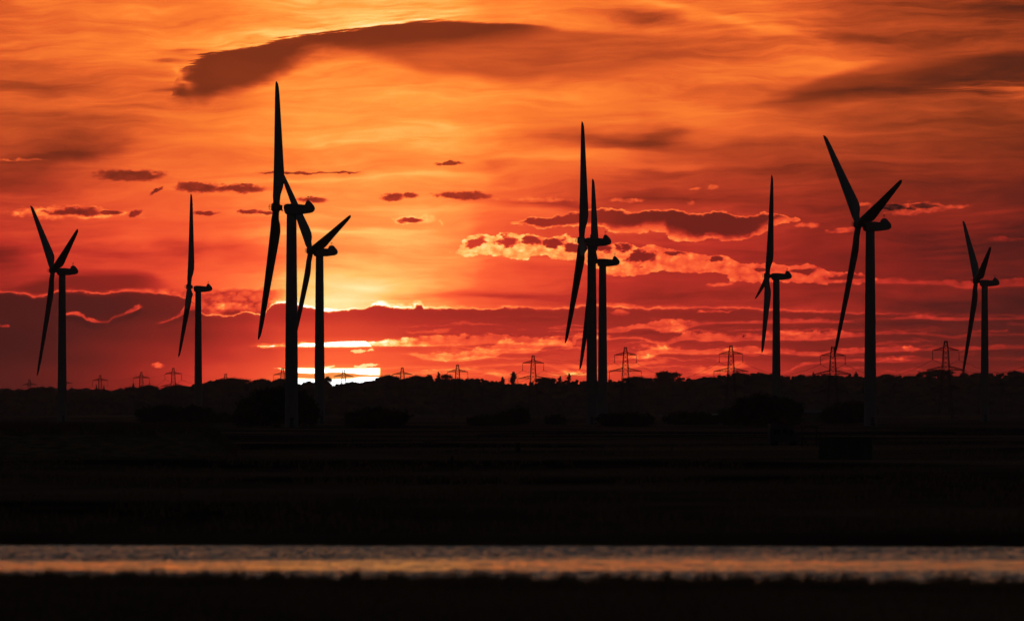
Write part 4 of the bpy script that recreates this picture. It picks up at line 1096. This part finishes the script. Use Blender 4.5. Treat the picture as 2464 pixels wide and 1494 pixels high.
def farm():
    D = 118250 / (1018 - VH); k = D / F
    c = at(1742, 1006, D)
    root = empty('farm_shed', (c.x, c.y, 0), R(0), 'low farm shed with pale roof showing between dark trees', 'shed')
    W, H, E = 52 * k, 22 * k, 12 * k; y = 5
    Mesh().box((0, 0, E / 2), (W, 2 * y, E)).build('wall', 'barnw', root)
    Mesh().add([(-W / 2 - .4, -y - .5, E - .1), (W / 2 + .4, -y - .5, E - .1), (W / 2 + .4, 0, H), (-W / 2 - .4, 0, H), (W / 2 + .4, y + .5, E - .1), (-W / 2 - .4, y + .5, E - .1),
                (-W / 2 - .4, -y - .5, E + .1), (W / 2 + .4, -y - .5, E + .1), (W / 2 + .4, 0, H + .2), (-W / 2 - .4, 0, H + .2), (W / 2 + .4, y + .5, E + .1), (-W / 2 - .4, y + .5, E + .1)],
               [(0, 1, 2, 3), (3, 2, 4, 5), (9, 8, 7, 6), (11, 10, 8, 9), (0, 6, 7, 1), (5, 4, 10, 11), (1, 7, 8, 2), (2, 8, 10, 4), (3, 9, 6, 0), (5, 11, 9, 3)]).build('roof', 'roof', root)
    D = 118250 / (1014 - VH); k = D / F; c = at(1955, 1005, D)
    root = empty('barn', (c.x, c.y, 0), 0, 'long low barn behind the trees beside the domed tree', 'barn')
    W, H, E = 78 * k, 28 * k, 20 * k; y = 8
    w = Mesh().box((0, 0, E / 2), (W, 2 * y, E)).build('wall', 'barnw', root)
    Mesh().box((W * .2, -y, E * .4), (4, .1, E * .75)).build('door', 'dark', root)
    r_ = Mesh().add([(-W / 2 - .5, -y - .6, E), (W / 2 + .5, -y - .6, E), (W / 2 + .5, 0, H), (-W / 2 - .5, 0, H), (W / 2 + .5, y + .6, E), (-W / 2 - .5, y + .6, E),
               (-W / 2 - .5, -y - .6, E + .25), (W / 2 + .5, -y - .6, E + .25), (W / 2 + .5, 0, H + .25), (-W / 2 - .5, 0, H + .25), (W / 2 + .5, y + .6, E + .25), (-W / 2 - .5, y + .6, E + .25)],
               [(0, 1, 2, 3), (3, 2, 4, 5), (9, 8, 7, 6), (11, 10, 8, 9), (0, 6, 7, 1), (5, 4, 10, 11), (1, 7, 8, 2), (2, 8, 10, 4), (3, 9, 6, 0), (5, 11, 9, 3)]).build('roof', 'dark', root)
farm()

# ---------------------------------------------------------------- grass and reeds
def blades(m, pts, h0, h1, w, rnd, lean=.25):
    for (x, y, z) in pts:
        h = rnd.uniform(h0, h1); a = rnd.uniform(-1, 1) * lean * h; b = rnd.uniform(-.5, .5) * lean * h
        ww = w * rnd.uniform(.6, 1.3); an = rnd.uniform(0, 3.14); dx, dy = ww * math.cos(an), ww * math.sin(an) * .5
        b0 = len(m.v)
        m.v += [(x - dx, y - dy, z), (x + dx, y + dy, z), (x + a * .35 + dx * .7, y + b * .35, z + h * .6), (x + a * .35 - dx * .7, y + b * .35, z + h * .6), (x + a, y + b, z + h)]
        m.f += [(b0, b0 + 1, b0 + 2, b0 + 3), (b0 + 3, b0 + 2, b0 + 4)]
def near_grass():
    rnd = random.Random(5); m = Mesh(); pts = []
    for _ in range(56000):
        x = rnd.uniform(-24, 24); e = shore_near(x)
        y = e - abs(rnd.gauss(0, 1)) * 3.2 + .3
        cl = noise.noise((x * 1.7, y * .5, 3)) + .8 * noise.noise((x * 5.1, y, 8))
        if cl < -.3 and rnd.random() < .6: continue
        pts.append((x, y, -.06 + .0 * cl, cl))
    for (x, y, z, cl) in pts:
        k = .26 + .34 * max(0, cl + .2)
        blades(m, [(x, y, z)], k * .5, k * 1.25 + .03, .013, rnd, .2)
    rows = []
    for _ in range(16000):
        x = rnd.uniform(-26, 26); y = rnd.uniform(215, 286) ; rows.append((x, min(y, shore_near(x) - 2), .03))
    blades(m, rows, .12, .3, .02, rnd, .3)
    tag(m.build('grass', 'grass'), 'blurred dark grass fringe along the near bank', 'grass', kind='stuff')
near_grass()
def far_grass():
    rnd = random.Random(6); m = Mesh(); P = []
    for _ in range(52000):
        v = rnd.choice((rnd.uniform(1022, 1110), rnd.uniform(1060, 1200), rnd.uniform(1090, 1310)))
        d = 118250 / (v - VH)
        if d < 396: continue
        u = rnd.uniform(-80, 2540); x = (u - U0) / F * d
        if noise.noise((u * .004, v * .03, 2)) + .5 * noise.noise((u * .02, v * .1, 5)) < -.05: continue
        P.append((x, d, 0))
    blades(m, P, .18, .5, .035, rnd, .35)
    tag(m.build('grass', 'grass'), 'rough dark grass across the marsh beyond the water', 'grass', kind='stuff')
    m = Mesh(); P = []
    # reed bed on the left: a mound of tall reeds
    for _ in range(56000):
        u = rnd.uniform(-120, 572); d = rnd.uniform(1080, 1320); x = (u - U0) / F * d
        prof = 1.0 if u < 470 else max(0.0, 1 - ((u - 470) / 105) ** 2)
        zt = (3.55 + .25 * noise.noise((u * .02, 0, 1))) * prof
        P.append((x, d, zt))
    for (x, d, zt) in P:
        if zt < .3: continue
        b0 = max(-.1, zt - 1.9)
        blades(m, [(x, d, b0)], (zt - b0) * .65, (zt - b0) * 1.05 + rnd.random() * .12, .05, rnd, .12)
    vs = []; us = list(range(-260, 600, 10))
    for (d, k) in ((1060, 0), (1085, .86), (1200, .92), (1310, .86), (1335, 0)):
        for u in us:
            prof = 1.0 if u < 455 else max(0.0, 1 - ((u - 455) / 112) ** 2)
            vs.append(((u - U0) / F * d, d, -.1 + 3.4 * k * prof))
    n = len(us); m.add(vs, [(j * n + i, j * n + i + 1, (j + 1) * n + i + 1, (j + 1) * n + i) for j in range(4) for i in range(n - 1)])
    tag(m.build('reeds', 'reed'), 'tall dense reed bed rising at the left', 'reeds', kind='stuff')
far_grass()

# ---------------------------------------------------------------- haze
def haze():
    m = bpy.data.materials.new('evening_haze'); m.use_nodes = True; t = m.node_tree; t.nodes.clear()
    p = t.nodes.new('ShaderNodeVolumePrincipled'); p.inputs['Color'].default_value = (.80, .82, .88, 1)
    p.inputs['Density'].default_value = HAZE; p.inputs['Anisotropy'].default_value = HAZE_G
    o = t.nodes.new('ShaderNodeOutputMaterial'); t.links.new(p.outputs[0], o.inputs['Volume'])
    MT['haze'] = m
    q = Mesh().box((0, 8000, 83), (36000, 20000, 170)).build('haze', 'haze')
    tag(q, 'thin evening haze over the marsh', kind='stuff')
haze()
